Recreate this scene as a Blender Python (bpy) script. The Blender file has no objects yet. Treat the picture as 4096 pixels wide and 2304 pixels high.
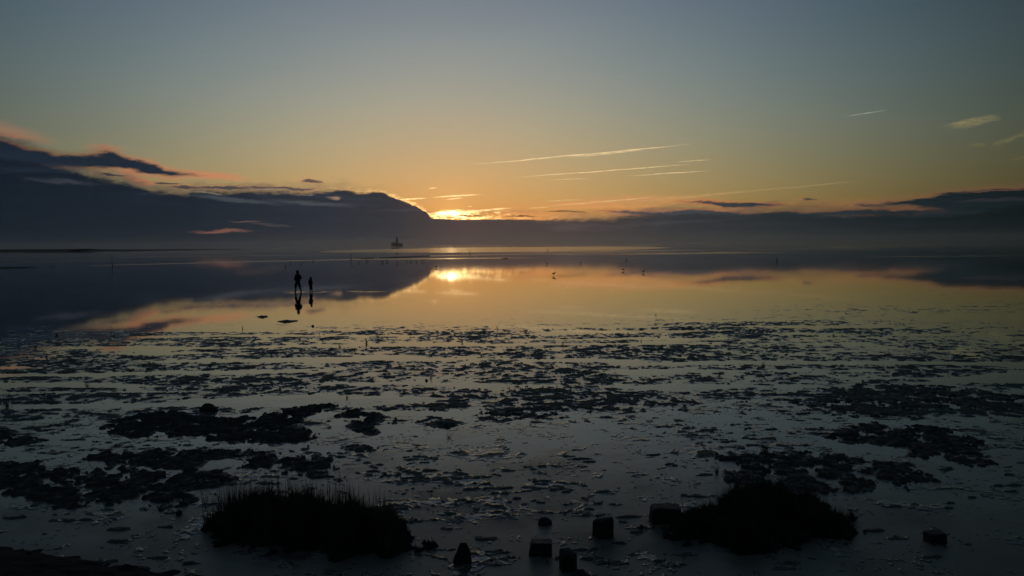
import bpy, bmesh, math, random
import numpy as np
from mathutils import Matrix, Vector

S = bpy.context.scene
COL = S.collection
R = math.radians

# ------------------------------------------------------------------ camera
F, PW, PH = 3154.0, 4096, 2304          # focal length and frame of the photograph, in its pixels
EYE = 3.7                               # eye height above the flats: the viewer stands on the dike
PITCH, ROLL = math.atan((1152 - 977) / F), -0.0105
cam = bpy.data.cameras.new('camera')
cam_o = bpy.data.objects.new('camera', cam)
COL.objects.link(cam_o)
cam.sensor_width = 36
cam.lens = 36 * F / PW
cam.clip_start = 0.1
cam.clip_end = 60000
cam_o.matrix_world = (Matrix.Translation((0, 0, EYE)) @ Matrix.Rotation(math.pi / 2 - PITCH, 4, 'X')
                      @ Matrix.Rotation(ROLL, 4, 'Z'))
S.camera = cam_o
ROT = cam_o.matrix_world.to_3x3()


def ray(x, y):
    return (ROT @ Vector(((x - PW / 2) / F, -(y - PH / 2) / F, -1))).normalized()


def ground(x, y, z=0.0):
    d = ray(x, y)
    t = (z - EYE) / d.z
    return Vector((d.x * t, d.y * t, z))


def azel(x, y):
    d = ray(x, y)
    return math.degrees(math.atan2(d.x, d.y)), math.degrees(math.asin(d.z))


# ------------------------------------------------------------------ exposure
S.view_settings.view_transform = 'Standard'
S.view_settings.look = 'None'
S.view_settings.exposure = 0.0
S.view_settings.gamma = 1.0
S.view_settings.use_curve_mapping = False
S.cycles.use_denoising = True
S.cycles.use_adaptive_sampling = True
S.cycles.adaptive_threshold = 0.012
S.cycles.adaptive_min_samples = 12
S.cycles.max_bounces = 8
S.cycles.volume_bounces = 1
S.cycles.sample_clamp_indirect = 6
S.cycles.sample_clamp_direct = 30
S.cycles.caustics_reflective = False
S.cycles.caustics_refractive = False

# ------------------------------------------------------------------ sky
SUN_AZ, SUN_EL = azel(1800, 853)
world = bpy.data.worlds.new('World')
S.world = world
world.use_nodes = True
WT = world.node_tree
world.cycles.sampling_method = 'NONE'


class V:
    """a value socket (or number) of the tree being built, with arithmetic"""
    tree = WT

    def __init__(self, s):
        self.s = s

    @staticmethod
    def put(sock, v):
        v = v.s if isinstance(v, V) else v
        if isinstance(v, (int, float)):
            sock.default_value = float(v)
        else:
            V.tree.links.new(v, sock)

    @staticmethod
    def op(name, *a):
        n = V.tree.nodes.new('ShaderNodeMath')
        n.operation = name
        for k, v in enumerate(a):
            V.put(n.inputs[k], v)
        return V(n.outputs[0])

    def __add__(a, b): return V.op('ADD', a, b)
    __radd__ = __add__
    def __sub__(a, b): return V.op('SUBTRACT', a, b)
    def __rsub__(a, b): return V.op('SUBTRACT', b, a)
    def __mul__(a, b): return V.op('MULTIPLY', a, b)
    __rmul__ = __mul__
    def __truediv__(a, b): return V.op('DIVIDE', a, b)


def vmin(a, b): return V.op('MINIMUM', a, b)
def vmax(a, b): return V.op('MAXIMUM', a, b)
def vexp(a): return V.op('EXPONENT', a)
def vabs(a): return V.op('ABSOLUTE', a)


def smooth(lo, hi, x):
    n = V.tree.nodes.new('ShaderNodeMapRange')
    n.interpolation_type = 'SMOOTHSTEP'
    V.put(n.inputs['Value'], x)
    V.put(n.inputs['From Min'], lo)
    V.put(n.inputs['From Max'], hi)
    return V(n.outputs[0])


def lerp(lo, hi, x, a=0.0, b=1.0):
    n = V.tree.nodes.new('ShaderNodeMapRange')
    V.put(n.inputs['Value'], x)
    V.put(n.inputs['From Min'], lo)
    V.put(n.inputs['From Max'], hi)
    V.put(n.inputs['To Min'], a)
    V.put(n.inputs['To Max'], b)
    return V(n.outputs[0])


def vec(x, y, z=0.0):
    n = V.tree.nodes.new('ShaderNodeCombineXYZ')
    for k, v in enumerate((x, y, z)):
        V.put(n.inputs[k], v)
    return n.outputs[0]


def noise(v, scale=1.0, detail=4.0, rough=0.55, distort=0.0):
    n = V.tree.nodes.new('ShaderNodeTexNoise')
    n.inputs['Scale'].default_value = scale
    n.inputs['Detail'].default_value = detail
    n.inputs['Roughness'].default_value = rough
    n.inputs['Distortion'].default_value = distort
    V.tree.links.new(v, n.inputs['Vector'])
    return V(n.outputs[0])


def lin(c):
    return tuple(((v / 255 + .055) / 1.055) ** 2.4 if v > 10 else v / 255 / 12.92 for v in c)


def mixc(f, a, b, mode='MIX'):
    n = V.tree.nodes.new('ShaderNodeMix')
    n.data_type = 'RGBA'
    n.blend_type = mode
    n.clamp_factor = True
    V.put(n.inputs[0], f)
    for k, v in ((6, a), (7, b)):
        if isinstance(v, tuple):
            n.inputs[k].default_value = (*v[:3], 1)
        else:
            V.tree.links.new(v, n.inputs[k])
    return n.outputs[2]


def scalec(c, f):
    n = V.tree.nodes.new('ShaderNodeVectorMath')
    n.operation = 'SCALE'
    if isinstance(c, tuple):
        n.inputs[0].default_value = c[:3]
    else:
        V.tree.links.new(c, n.inputs[0])
    V.put(n.inputs['Scale'], f)
    return n.outputs[0]


def addc(a, b):
    n = V.tree.nodes.new('ShaderNodeVectorMath')
    n.operation = 'ADD'
    for k, v in enumerate((a, b)):
        V.tree.links.new(v, n.inputs[k])
    return n.outputs[0]


def mulc(a, b):
    n = V.tree.nodes.new('ShaderNodeVectorMath')
    n.operation = 'MULTIPLY'
    for k, v in enumerate((a, b)):
        V.tree.links.new(v, n.inputs[k])
    return n.outputs[0]


def ramp(x, stops):
    n = V.tree.nodes.new('ShaderNodeValToRGB')
    cr = n.color_ramp
    lo, hi = stops[0][0], stops[-1][0]
    V.put(n.inputs[0], lerp(lo, hi, x))
    for k, (p, c) in enumerate(stops):
        p = (p - lo) / (hi - lo)
        if k < 2:
            e = cr.elements[k]
            e.position = p
        else:
            e = cr.elements.new(p)
        e.color = (*c, 1)
    return n.outputs[0]


def curve(x, pts):
    """piecewise linear function of x through pts"""
    n = V.tree.nodes.new('ShaderNodeFloatCurve')
    x0, x1 = pts[0][0], pts[-1][0]
    ys = [p[1] for p in pts]
    y0, y1 = min(ys) - .01, max(ys) + .01
    V.put(n.inputs['Value'], lerp(x0, x1, x))
    c = n.mapping.curves[0]
    for k, (px, py) in enumerate(pts):
        q = ((px - x0) / (x1 - x0), (py - y0) / (y1 - y0))
        if k == 0:
            c.points[0].location = q
        elif k == len(pts) - 1:
            c.points[-1].location = q
        else:
            c.points.new(*q)
    for p in c.points:
        p.handle_type = 'VECTOR'
    n.mapping.update()
    return V(n.outputs[0]) * (y1 - y0) + y0


def AE(pts):
    return sorted(azel(x, y) for x, y in pts)


tc = WT.nodes.new('ShaderNodeTexCoord')
sep = WT.nodes.new('ShaderNodeSeparateXYZ')
WT.links.new(tc.outputs['Generated'], sep.inputs[0])
dx, dy, dz = (V(sep.outputs[k]) for k in range(3))
AZ = V.op('ARCTAN2', dx, dy) * 57.29578
EL = V.op('ARCSINE', dz) * 57.29578
sdir = (math.sin(R(SUN_AZ)) * math.cos(R(SUN_EL)), math.cos(R(SUN_AZ)) * math.cos(R(SUN_EL)), math.sin(R(SUN_EL)))
TH = V.op('ARCCOSINE', vmin(vmax(dx * sdir[0] + dy * sdir[1] + dz * sdir[2], -.99999), .99999)) * 57.29578

# clear sky: the physical sky, its range compressed the way the camera's exposure compressed it
sky = WT.nodes.new('ShaderNodeTexSky')
sky.sky_type = 'NISHITA'
sky.sun_disc = False
sky.sun_elevation = R(2.6)
sky.sun_rotation = R(SUN_AZ)
sky.air_density, sky.dust_density, sky.ozone_density = 1.0, 4.0, 1.5
sepc = WT.nodes.new('ShaderNodeSeparateColor')
WT.links.new(scalec(sky.outputs[0], 0.15), sepc.inputs[0])
comb = WT.nodes.new('ShaderNodeCombineColor')
for k in range(3):
    V.put(comb.inputs[k], V.op('POWER', vmax(V(sepc.outputs[k]), 1e-5), 0.25))
base = comb.outputs[0]


def el_col(d):
    e = math.radians(d) / .17
    e1 = min(e, 1.75)
    x = max(0.0, e - 1.75)
    r = -.795 * e1 + .119 * e1 ** 2 - .10 * min(x, 2.5)
    g = .279 * e1 - .220 * e1 ** 2 - .06 * min(x, 2.5)
    b = 1.772 * min(e1, 1.3) - .666 * min(e1, 1.3) ** 2 - .02 * min(x, 2.5)
    return tuple(math.exp(v) / 4 for v in (r, g, b))


def th_col(d):
    t = math.radians(min(d, 40))
    x = max(0.0, math.radians(d) - R(40))
    f = lambda a, b, s: math.exp(a * t + b * t * t - s * (1 - math.exp(-x * 1.2))) / 1.2
    return f(-.128, -3.167, .15), f(1.048, -3.899, .15), f(1.516, -4.481, .38)


elr = ramp(EL, [(d, el_col(d)) for d in (0, 2, 4, 6, 8, 10, 12, 14, 16, 18, 22, 28, 36, 50, 90)])
thr = ramp(TH, [(d, th_col(d)) for d in (0, 4, 8, 12, 16, 20, 24, 28, 32, 36, 40, 50, 65, 85, 120, 180)])
K = tuple(math.exp(v) * 4 * 1.2 for v in (-.424, -1.262, -2.372))
kcol = WT.nodes.new('ShaderNodeRGB')
kcol.outputs[0].default_value = (*K, 1)
C = mulc(mulc(mulc(base, elr), thr), kcol.outputs[0])

# slow unevenness of the clear air
nlow = noise(vec(AZ * .03, EL * .12, 3.1), 1, 2)
C = scalec(C, nlow * .16 + .92)

# clouds: everything is drawn in bearing/elevation degrees, torn by one warp field
def noise3(v, scale, detail, rough):
    n = WT.nodes.new('ShaderNodeTexNoise')
    n.inputs['Scale'].default_value = scale
    n.inputs['Detail'].default_value = detail
    n.inputs['Roughness'].default_value = rough
    WT.links.new(v, n.inputs['Vector'])
    return n.outputs[1]


def vmad(a, m, c):
    n = WT.nodes.new('ShaderNodeVectorMath')
    n.operation = 'MULTIPLY_ADD'
    WT.links.new(a, n.inputs[0])
    n.inputs[1].default_value = m
    WT.links.new(c, n.inputs[2])
    return n.outputs[0]


PD = vec(AZ, EL, 0.0)
PN = vec(AZ * .62, EL * 1.9, 1.3)
wob = noise3(PN, 1, 7, .66)
half = WT.nodes.new('ShaderNodeVectorMath')
half.operation = 'SUBTRACT'
WT.links.new(wob, half.inputs[0])
half.inputs[1].default_value = (.5, .5, .5)
PW_ = vmad(half.outputs[0], (2.6, .62, 0), PD)              # torn
PS_ = vmad(noise3(vec(AZ * .3, EL * .3, 5.5), 1, 3, .5), (0, .17, 0), vec(AZ, EL - .085, 0.0))   # gently wavering
sw_ = WT.nodes.new('ShaderNodeSeparateXYZ')
WT.links.new(PW_, sw_.inputs[0])
AW, EW = V(sw_.outputs[0]), V(sw_.outputs[1])
swn = WT.nodes.new('ShaderNodeSeparateXYZ')
WT.links.new(half.outputs[0], swn.inputs[0])
NZ = V(swn.outputs[2])                                      # -.5 .. .5
NS = noise(vec(AW * .22, EW * 3.0, 7.7), 1, 5, .6)          # long streaks
NC = noise(vec(AZ * 2.4, EL * 7.0, 4.4), 1, 5, .64)         # small cloudlets
gold = vexp(TH * TH * -.0016)
DEG = 57.29578 / F


def oval(x, y, w, h, tilt=0.0, lo=.02, hi=.55, P=None):
    """soft oval: centre, width and height as the sky shows them, 1 inside to 0 outside"""
    n = WT.nodes.new('ShaderNodeTexGradient')
    n.gradient_type = 'SPHERICAL'
    a, e = azel(x, y)
    tm = n.texture_mapping
    tm.vector_type = 'TEXTURE'
    tm.translation = (a, e, 0)
    tm.rotation = (0, 0, R(tilt) + ROLL)
    tm.scale = (w * DEG / 2, h * DEG / 2, 1)
    WT.links.new(P or PW_, n.inputs[0])
    return smooth(lo, hi, V(n.outputs[1]))


def band(top, bot):
    return vmin(curve(AW, AE(top)) - EW, EW - curve(AW, AE(bot)))


# thin warm veils low over the horizon on the sun's right
veil = smooth(.42, .66, NS)
C = mixc(veil * oval(2500, 842, 1500, 120, 1, 0, .6) * .62, C, lin((232, 152, 94)))
C = mixc(oval(2520, 800, 760, 60, 1, 0, .9) * .42, C, lin((214, 148, 98)))
C = mixc((veil * .6 + .4) * oval(3420, 822, 1100, 90, 1, 0, .9) * .5, C, lin((152, 104, 72)))
C = mixc((veil * .5 + .5) * oval(2120, 866, 760, 36, 1, 0, .7) * .75, C, lin((240, 158, 86)))

# vapour trails
fib = smooth(.36, .56, NC)
pale, amber = lin((250, 216, 160)), (1.5, .95, .42)
for x0, y0, x1, y1, w, c, f in (
        (1842, 658, 2780, 583, 11, pale, .95), (2260, 630, 2600, 600, 9, pale, .6), (2025, 709, 2800, 660, 8, pale, .8), (2495, 702, 2850, 685, 7, pale, .7),
        (2195, 721, 2362, 714, 6, pale, .5), (2705, 648, 2845, 639, 7, pale, .55), (3385, 460, 3540, 445, 6, lin((190, 196, 178)), .6),
        (1710, 753, 1752, 750, 7, amber, .8), (1720, 789, 1930, 778, 11, amber, .95), (1580, 797, 1716, 791, 12, amber, .9),
        (1778, 798, 1862, 791, 8, amber, .8), (1770, 856, 2060, 830, 16, amber, 1.0), (2160, 827, 2640, 787, 10, pale, .45),
        (2175, 806, 2345, 798, 8, pale, .4), (2780, 776, 3460, 730, 9, lin((180, 152, 100)), .4), (2540, 802, 3020, 766, 22, lin((205, 160, 105)), .35),
        (1870, 826, 1890, 825, 6, amber, .5), (2110, 832, 2200, 829, 8, amber, .35)):
    L = math.hypot(x1 - x0, y1 - y0) * 1.05
    t = math.degrees(math.atan2(-(y1 - y0), x1 - x0)) 
    C = mixc(oval((x0 + x1) / 2, (y0 + y1) / 2, L, w * .62, t, 0, .5, PS_) * (fib * .6 + .4) * f, C, c)

# torn golden cloudlets round the sun
au, ev = AZ - SUN_AZ, EL - SUN_EL
halo = vexp(TH * -.75)
wisps = smooth(.47, .60, NC)
C = addc(C, scalec((.62, .36, .10), halo * .38))
C = mixc(oval(1880, 860, 520, 44, 2, 0, .8) * wisps, C, (1.7, 1.05, .38))
C = mixc(oval(1795, 855, 270, 36, 2, 0, .8) * (wisps * .75 + .25), C, (3.6, 2.4, .95))
C = addc(C, scalec((3.4, 2.5, 1.1), oval(1800, 853, 110, 34, 0, 0, 1.0) * (wisps * .5 + .5)))
for (x, y, w, h) in ((1885, 861, 170, 10), (2090, 862, 160, 7), (1752, 856, 60, 6), (2270, 848, 200, 8)):
    C = mixc(oval(x, y, w, h, -1, 0, .5) * .85, C, lin((120, 78, 48)))

# small high patches on the right
for (x, y, w, h, t, c, s) in ((3890, 490, 190, 40, 11, (142, 130, 92), .75), (3912, 578, 60, 26, 8, (118, 110, 76), .5),
                              (4045, 553, 140, 26, 22, (120, 112, 78), .5), (4080, 632, 70, 20, 5, (110, 98, 64), .4)):
    C = mixc(oval(x, y, w, h, t, 0, .8) * (fib * .5 + .4) * s, C, lin(c))


def cloud(C, s, dark, lit, soft, fringe, f):
    C = mixc(smooth(-fringe, fringe * .2, s) * f, C, lit)
    return mixc(smooth(-soft * .3, soft, s), C, dark)


cloudcol = ramp(AZ, [(azel(x, 900)[0], lin(c)) for x, c in (
    (-200, (21, 30, 40)), (0, (22, 31, 41)), (700, (28, 36, 46)), (1300, (42, 47, 56)), (1550, (51, 51, 57)),
    (1850, (80, 66, 64)), (2250, (72, 63, 62)), (2700, (52, 53, 57)), (3150, (35, 42, 46)), (3600, (22, 31, 35)),
    (4096, (14, 22, 25)), (4300, (14, 21, 24)))])
pink = scalec(lin((236, 158, 114)), gold * .7 + .22)
dark = mixc(smooth(.5, .75, NS) * .3, cloudcol, scalec(cloudcol, 1.5))
dark_up = scalec(dark, 1.4)
edge = NZ * .35

# upper cloud on the left: ragged, warm along its edges
C = mixc(oval(40, 520, 330, 70, -12, 0, 1.0) * (veil * .5 + .5) * .7, C, scalec(lin((214, 146, 112)), .62))
C = mixc(oval(-40, 560, 420, 90, -10, 0, .9) * .85, C, scalec(dark_up, 1.3))
C = mixc(oval(60, 545, 260, 26, -8, 0, .9) * .5, C, scalec(lin((214, 146, 112)), .5))
C = mixc(oval(430, 592, 150, 40, -4, 0, .9) * .45, C, pink)
s = band([(-700, 470), (-200, 535), (0, 556), (94, 586), (235, 617), (319, 621), (385, 612), (432, 602), (469, 615), (540, 632), (610, 653), (671, 675),
          (732, 690), (798, 696), (880, 712), (960, 760)],
         [(-700, 670), (-200, 664), (0, 656), (141, 668), (263, 672), (399, 673), (516, 682), (610, 698), (695, 708), (798, 706), (880, 698), (960, 640)]) + edge
C = cloud(C, s, dark_up, mixc(smooth(-30, -24, AZ), scalec(pink, .42), pink), .22, .34, .7)
C = mixc(oval(880, 703, 260, 44, -5, 0, .8) * .75, C, pink)
C = mixc(oval(565, 724, 140, 44, -10, 0, .7) * .85, C, pink)
C = mixc(oval(530, 692, 110, 26, -6, 0, .7) * .7, C, pink)
# small dark lozenges
for (x, y, w, h) in ((1248, 725, 110, 20), (660, 731, 90, 12), (1065, 753, 200, 12), (3225, 798, 60, 6), (3490, 822, 130, 14), (760, 748, 150, 12), (900, 750, 220, 14), (1180, 755, 190, 12), (455, 700, 120, 14)):
    C = mixc(oval(x - 12, y, w * 1.5, h * 2, -2, 0, .9) * .5, C, pink)
    C = mixc(oval(x, y, w, h, -2, 0, .5) * .85, C, scalec(dark, 1.7))
# lens on the right and the layered end of the bank
s = band([(2640, 816), (2720, 804), (2820, 805), (3033, 812), (3126, 817), (3200, 832)],
         [(2640, 796), (2720, 807), (2850, 820), (2930, 833), (3000, 832), (3126, 819), (3200, 808)]) + NZ * .15
C = cloud(C, s, dark_up, scalec(lin((215, 130, 90)), gold * .8 + .2), .10, .2, .6)
s = band([(2330, 855), (2412, 842), (2560, 845), (2660, 845), (2760, 838), (2900, 842), (3000, 850)],
         [(2330, 835), (2412, 846), (2560, 862), (2660, 870), (2760, 870), (2900, 870), (3000, 870)]) + NZ * .15
C = cloud(C, s, dark_up, scalec(lin((222, 134, 92)), gold * .8 + .2), .12, .22, .6)
s = band([(3400, 835), (3550, 812), (3640, 796), (3732, 779), (3809, 763), (3950, 755), (4096, 748), (4700, 735)],
         [(3400, 805), (3550, 818), (3640, 824), (3757, 836), (3850, 850), (3950, 860), (4096, 870), (4700, 880)]) + (NS - .5) * .7
C = cloud(C, s, dark_up, lin((122, 82, 64)), .22, .40, .5)

# the main bank along the horizon
topl = AE([(-150, 612), (0, 622), (94, 637), (235, 658), (338, 688), (422, 709), (500, 722), (560, 742), (610, 757), (690, 764), (751, 770), (774, 757), (850, 757),
           (900, 760), (1023, 761), (1100, 762), (1263, 764), (1305, 759), (1352, 755), (1394, 759), (1436, 770), (1464, 771), (1496, 766),
           (1538, 769), (1575, 789), (1605, 801), (1627, 807), (1664, 824), (1690, 840), (1706, 852), (1716, 867), (1734, 874), (1831, 878), (1940, 877), (2048, 878)])
topr = AE([(2048, 878), (2166, 876), (2329, 873), (2468, 868), (2562, 851), (2655, 848), (2725, 845), (2800, 846), (2903, 851), (3033, 841),
           (3120, 838), (3204, 840), (3266, 845), (3340, 849), (3421, 850), (3550, 842), (3680, 839), (3757, 834), (3900, 822), (4096, 812), (4300, 800)])
AB = AZ + (AW - AZ) * .55                                   # the bank's edge is calmer
tl, tr = curve(AB, topl), curve(AB, topr)
sw = smooth(-.02, .02, AB - topr[0][0])
top = tl + (tr - tl) * sw
top = top + (4.2 - top) * smooth(45, 110, vabs(AZ))
s = top - EL + (EL - EW) * (smooth(1.5, 9, TH) * .75 + .25) + (NC - .5) * (smooth(2, 8, TH) * .30 + .12)
C = mixc(smooth(-.75, .1, s + NZ * 1.3) * smooth(3, 12, TH) * .55, C, scalec(dark, 1.9))      # torn fringe along the top
rim = smooth(-.30, -.02, s) * (1 - smooth(-.02, .10, s)) * vexp(TH * -.42)
C = addc(C, scalec((3.6, 2.3, .9), rim * smooth(.40, .60, NC)))
soft = smooth(2, 12, TH) * .30 + .05
lay = mixc(smooth(.44, .68, NS) * (1 - smooth(.1, 1.5, s)) * smooth(3, 9, TH) * .6, dark, scalec(dark, 2.1))
C = mixc(smooth(-.03, soft, s), C, lay)
# breaks and lighter streaks inside the bank
for (x, y, w, h, t, c, f) in ((885, 926, 260, 20, 2, (150, 100, 84), .6), (985, 886, 160, 10, -2, (120, 92, 84), .5), (1085, 900, 220, 12, -3, (84, 76, 78), .5),
                              (1335, 790, 80, 16, -4, (190, 152, 120), .6), (840, 772, 170, 10, -5, (150, 136, 116), .5), (1235, 780, 90, 6, -2, (160, 140, 118), .6),
                              (1090, 760, 190, 7, -2, (150, 138, 120), .5), (950, 800, 430, 26, -5, (82, 88, 94), .55), (1240, 812, 430, 26, -4, (84, 88, 92), .55),
                              (1620, 840, 300, 12, -2, (72, 74, 80), .4), (260, 726, 260, 22, -2, (74, 76, 84), .4), (2900, 838, 160, 9, 0, (150, 105, 82), .6),
                              (3990, 765, 320, 6, 1, (104, 78, 66), .6), (4000, 800, 380, 14, 1, (52, 52, 56), .5)):
    C = mixc(oval(x, y, w, h, t, 0, .75) * f, C, lin(c))

bg = WT.nodes['Background']
WT.links.new(C, bg.inputs[0])
bg.inputs[1].default_value = 1.0

# ------------------------------------------------------------------ sun, veiled by the cloud edge
sun = bpy.data.lights.new('sun', 'SUN')
sun.energy = 0.0003
sun.angle = R(0.53)
sun.color = (1.0, .62, .30)
sun_o = bpy.data.objects.new('sun', sun)
COL.objects.link(sun_o)
sun_o.rotation_euler = Vector(sdir).to_track_quat('Z', 'Y').to_euler()

# ------------------------------------------------------------------ helpers
rng = np.random.default_rng(7)
random.seed(7)


def tag(o, label=None, cat=None, group=None, kind=None):
    for k, v in (('label', label), ('category', cat), ('group', group), ('kind', kind)):
        if v:
            o[k] = v
    return o


def mesh_np(name, verts, faces, mat=None, parent=None, smooth_shade=True):
    """verts (n,3); faces: (m,3) or (m,4) array, or a list of mixed tuples"""
    me = bpy.data.meshes.new(name)
    if isinstance(faces, np.ndarray):
        k = faces.shape[1]
        me.vertices.add(len(verts))
        me.vertices.foreach_set('co', np.asarray(verts, np.float32).ravel())
        me.loops.add(faces.size)
        me.loops.foreach_set('vertex_index', faces.astype(np.int32).ravel())
        me.polygons.add(len(faces))
        me.polygons.foreach_set('loop_start', np.arange(0, faces.size, k, dtype=np.int32))
        me.update(calc_edges=True)
    else:
        me.from_pydata([tuple(v) for v in verts], [], faces)
    if smooth_shade:
        me.polygons.foreach_set('use_smooth', np.ones(len(me.polygons), dtype=bool))
    me.validate()
    if mat:
        me.materials.append(mat)
    o = bpy.data.objects.new(name, me)
    COL.objects.link(o)
    if parent:
        o.parent = parent
    return o


def empty(name, loc=(0, 0, 0), rz=0.0):
    o = bpy.data.objects.new(name, None)
    COL.objects.link(o)
    o.location = loc
    o.rotation_euler = (0, 0, rz)
    o.empty_display_size = .1
    return o


def copy_tree(o, parent=None):
    c = o.copy()
    COL.objects.link(c)
    c.parent = parent
    for ch in o.children:
        copy_tree(ch, c)
    return c


_perm = rng.permutation(4096)
_gx = np.cos(np.arange(4096) * 2.399963)
_gy = np.sin(np.arange(4096) * 2.399963)


def perlin(x, y, seed=0):
    xi, yi = np.floor(x).astype(np.int64), np.floor(y).astype(np.int64)
    xf, yf = x - xi, y - yi
    u, v = xf * xf * xf * (xf * (xf * 6 - 15) + 10), yf * yf * yf * (yf * (yf * 6 - 15) + 10)

    def g(ix, iy, fx, fy):
        h = _perm[(_perm[(ix + seed * 131) & 4095] + iy) & 4095]
        return _gx[h] * fx + _gy[h] * fy
    a, b = g(xi, yi, xf, yf), g(xi + 1, yi, xf - 1, yf)
    c, d = g(xi, yi + 1, xf, yf - 1), g(xi + 1, yi + 1, xf - 1, yf - 1)
    return (a + (b - a) * u) * (1 - v) + (c + (d - c) * u) * v


def fbm(x, y, octs=4, gain=.55, seed=0):
    s, a, f, t = 0, 1.0, 1.0, 0.0
    for k in range(octs):
        s = s + a * perlin(x * f + 17.3 * k, y * f - 9.1 * k, seed + k)
        t += a
        a *= gain
        f *= 2.03
    return s / t


def mat_new(name):
    m = bpy.data.materials.new(name)
    m.use_nodes = True
    V.tree = m.node_tree
    b = m.node_tree.nodes['Principled BSDF']
    g = m.node_tree.nodes.new('ShaderNodeNewGeometry')
    s = m.node_tree.nodes.new('ShaderNodeSeparateXYZ')
    m.node_tree.links.new(g.outputs['Position'], s.inputs[0])
    return m, b, g.outputs['Position'], [V(s.outputs[k]) for k in range(3)]


def bump(b, h, strength, dist):
    n = V.tree.nodes.new('ShaderNodeBump')
    V.put(n.inputs['Strength'], strength)
    n.inputs['Distance'].default_value = dist
    V.put(n.inputs['Height'], h)
    V.tree.links.new(n.outputs[0], b.inputs['Normal'])


def surface(name, c0, c1, scale, rough=(.6, .9), bdist=.01, bscale=None, ior=1.45, spec=.5, coords='pos', detail=6):
    m, b, P, _ = mat_new(name)
    if coords == 'obj':
        P = V.tree.nodes.new('ShaderNodeTexCoord').outputs['Object']
    n1 = noise(P, scale, detail, .6)
    V.tree.links.new(mixc(smooth(.3, .7, n1), c0, c1), b.inputs['Base Color'])
    V.put(b.inputs['Roughness'], lerp(.3, .7, n1, *rough))
    b.inputs['IOR'].default_value = ior
    b.inputs['Specular IOR Level'].default_value = spec
    if bdist:
        bump(b, noise(P, bscale or scale * 3, 5, .6), .8, bdist)
    return m


# ------------------------------------------------------------------ materials
def make_water():
    m, b, P, (x, y, z) = mat_new('water')
    b.inputs['IOR'].default_value = 1.333
    dist = V.op('SQRT', x * x + y * y)
    silt = mixc(smooth(.35, .65, noise(P, .8, 5, .6)), (.14, .126, .108), (.21, .188, .158))      # the silt bed shows through ankle-deep water
    deep = mixc(smooth(.35, .65, noise(P, .5, 3)), (.010, .011, .011), (.016, .015, .013))
    V.tree.links.new(mixc(smooth(14, 45, dist), silt, deep), b.inputs['Base Color'])
    far = smooth(40, 180, dist)

    def patch(px, py, rx, ry, rot=0.0, wobble=.5):
        c = ground(px, py)
        ca, sa = math.cos(rot), math.sin(rot)
        u, v = x - c.x, y - c.y
        uu, vv = (u * ca + v * sa) / rx, (v * ca - u * sa) / ry
        return vmax(1 - (uu * uu + vv * vv), 0.0)

    n_wind = noise(vec(x * .012, y * .004, .3), 1, 4, .6)
    # stretches ruffled by a breath of wind: they mirror the sky higher up
    ruf = smooth(.02, .25, patch(1990, 994.5, 150, 340) + (n_wind - .5) * .4)
    streaks = smooth(.53, .64, noise(vec(x * .008, y * .035, 2.2), 1, 5, .62)) * smooth(90, 260, dist)
    line = 0.0
    pts = [(380, 1062), (900, 1049), (1330, 1040), (1700, 1024), (2420, 1010), (2700, 1009)]
    for (x0, y0), (x1, y1) in zip(pts, pts[1:]):
        a, c = ground(x0, y0), ground(x1, y1)
        t = lerp(a.x, c.x, x)
        off = y - (t * (c.y - a.y) + a.y) + (noise(vec(x * .05, y * .02, 8), 1, 3) - .5) * 12
        seg = (1 - smooth(2.0, 7.5, vabs(off))) * smooth(a.x - .5, a.x + .5, x) * (1 - smooth(c.x - .5, c.x + .5, x))
        line = seg + line
    near = 1 - smooth(9.5, 17, dist)
    film = smooth(.46, .66, noise(P, .6, 5, .65)) * (1 - smooth(16, 36, dist))
    wake = smooth(.1, .7, patch(1215, 1168, 2.6, 2.0) + patch(1440, 1166, 2.6, 1.3)) * smooth(.45, .6, noise(vec(x * .9, y * .5, 1.0), 1, 3))
    rough = .03 + near * .40 + film * .12
    rough = vmax(rough, ruf * .12)
    rough = vmax(rough, line * .20)
    rough = vmax(rough, streaks * .15)
    rough = vmax(rough, wake * .16)
    V.put(b.inputs['Roughness'], rough)
    rip = noise(vec(x * 1.1, y * 2.6, .5), 1, 4, .55)
    rip2 = noise(vec(x * .14, y * .34, 5.5), 1, 3, .5)
    fine = noise(vec(x * 5, y * 9, 1.5), 1, 4, .6)
    rip3 = noise(vec(x * .22, y * 2.2, 3.5), 1, 3, .5) * smooth(70, 150, dist) * (1 - smooth(300, 700, dist))
    n = V.tree.nodes.new('ShaderNodeBump')
    n.inputs['Distance'].default_value = 1.0
    V.put(n.inputs['Strength'], 1.0)
    V.put(n.inputs['Height'], rip * (.0003 + film * .0012 + wake * .006) + rip2 * .0012 + rip3 * .0015 + fine * (near * .0035 + film * .002))
    V.tree.links.new(n.outputs[0], b.inputs['Normal'])
    return m


def make_mud(name, c0, c1, wet, dry, z0, z1, bdist=.012):
    """smooth and wet at the water's level, rough and drier above"""
    m, b, P, (x, y, z) = mat_new(name)
    n1 = noise(P, 3.0, 6, .6)
    V.tree.links.new(mixc(smooth(.3, .7, n1), c0, c1), b.inputs['Base Color'])
    hi = lerp(z0, z1, z + (n1 - .5) * .012)
    V.put(b.inputs['Roughness'], hi * (dry - wet) + wet)
    b.inputs['IOR'].default_value = 1.38
    bump(b, noise(P, 26, 6, .65), hi * .94 + .06, bdist)
    return m


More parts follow.
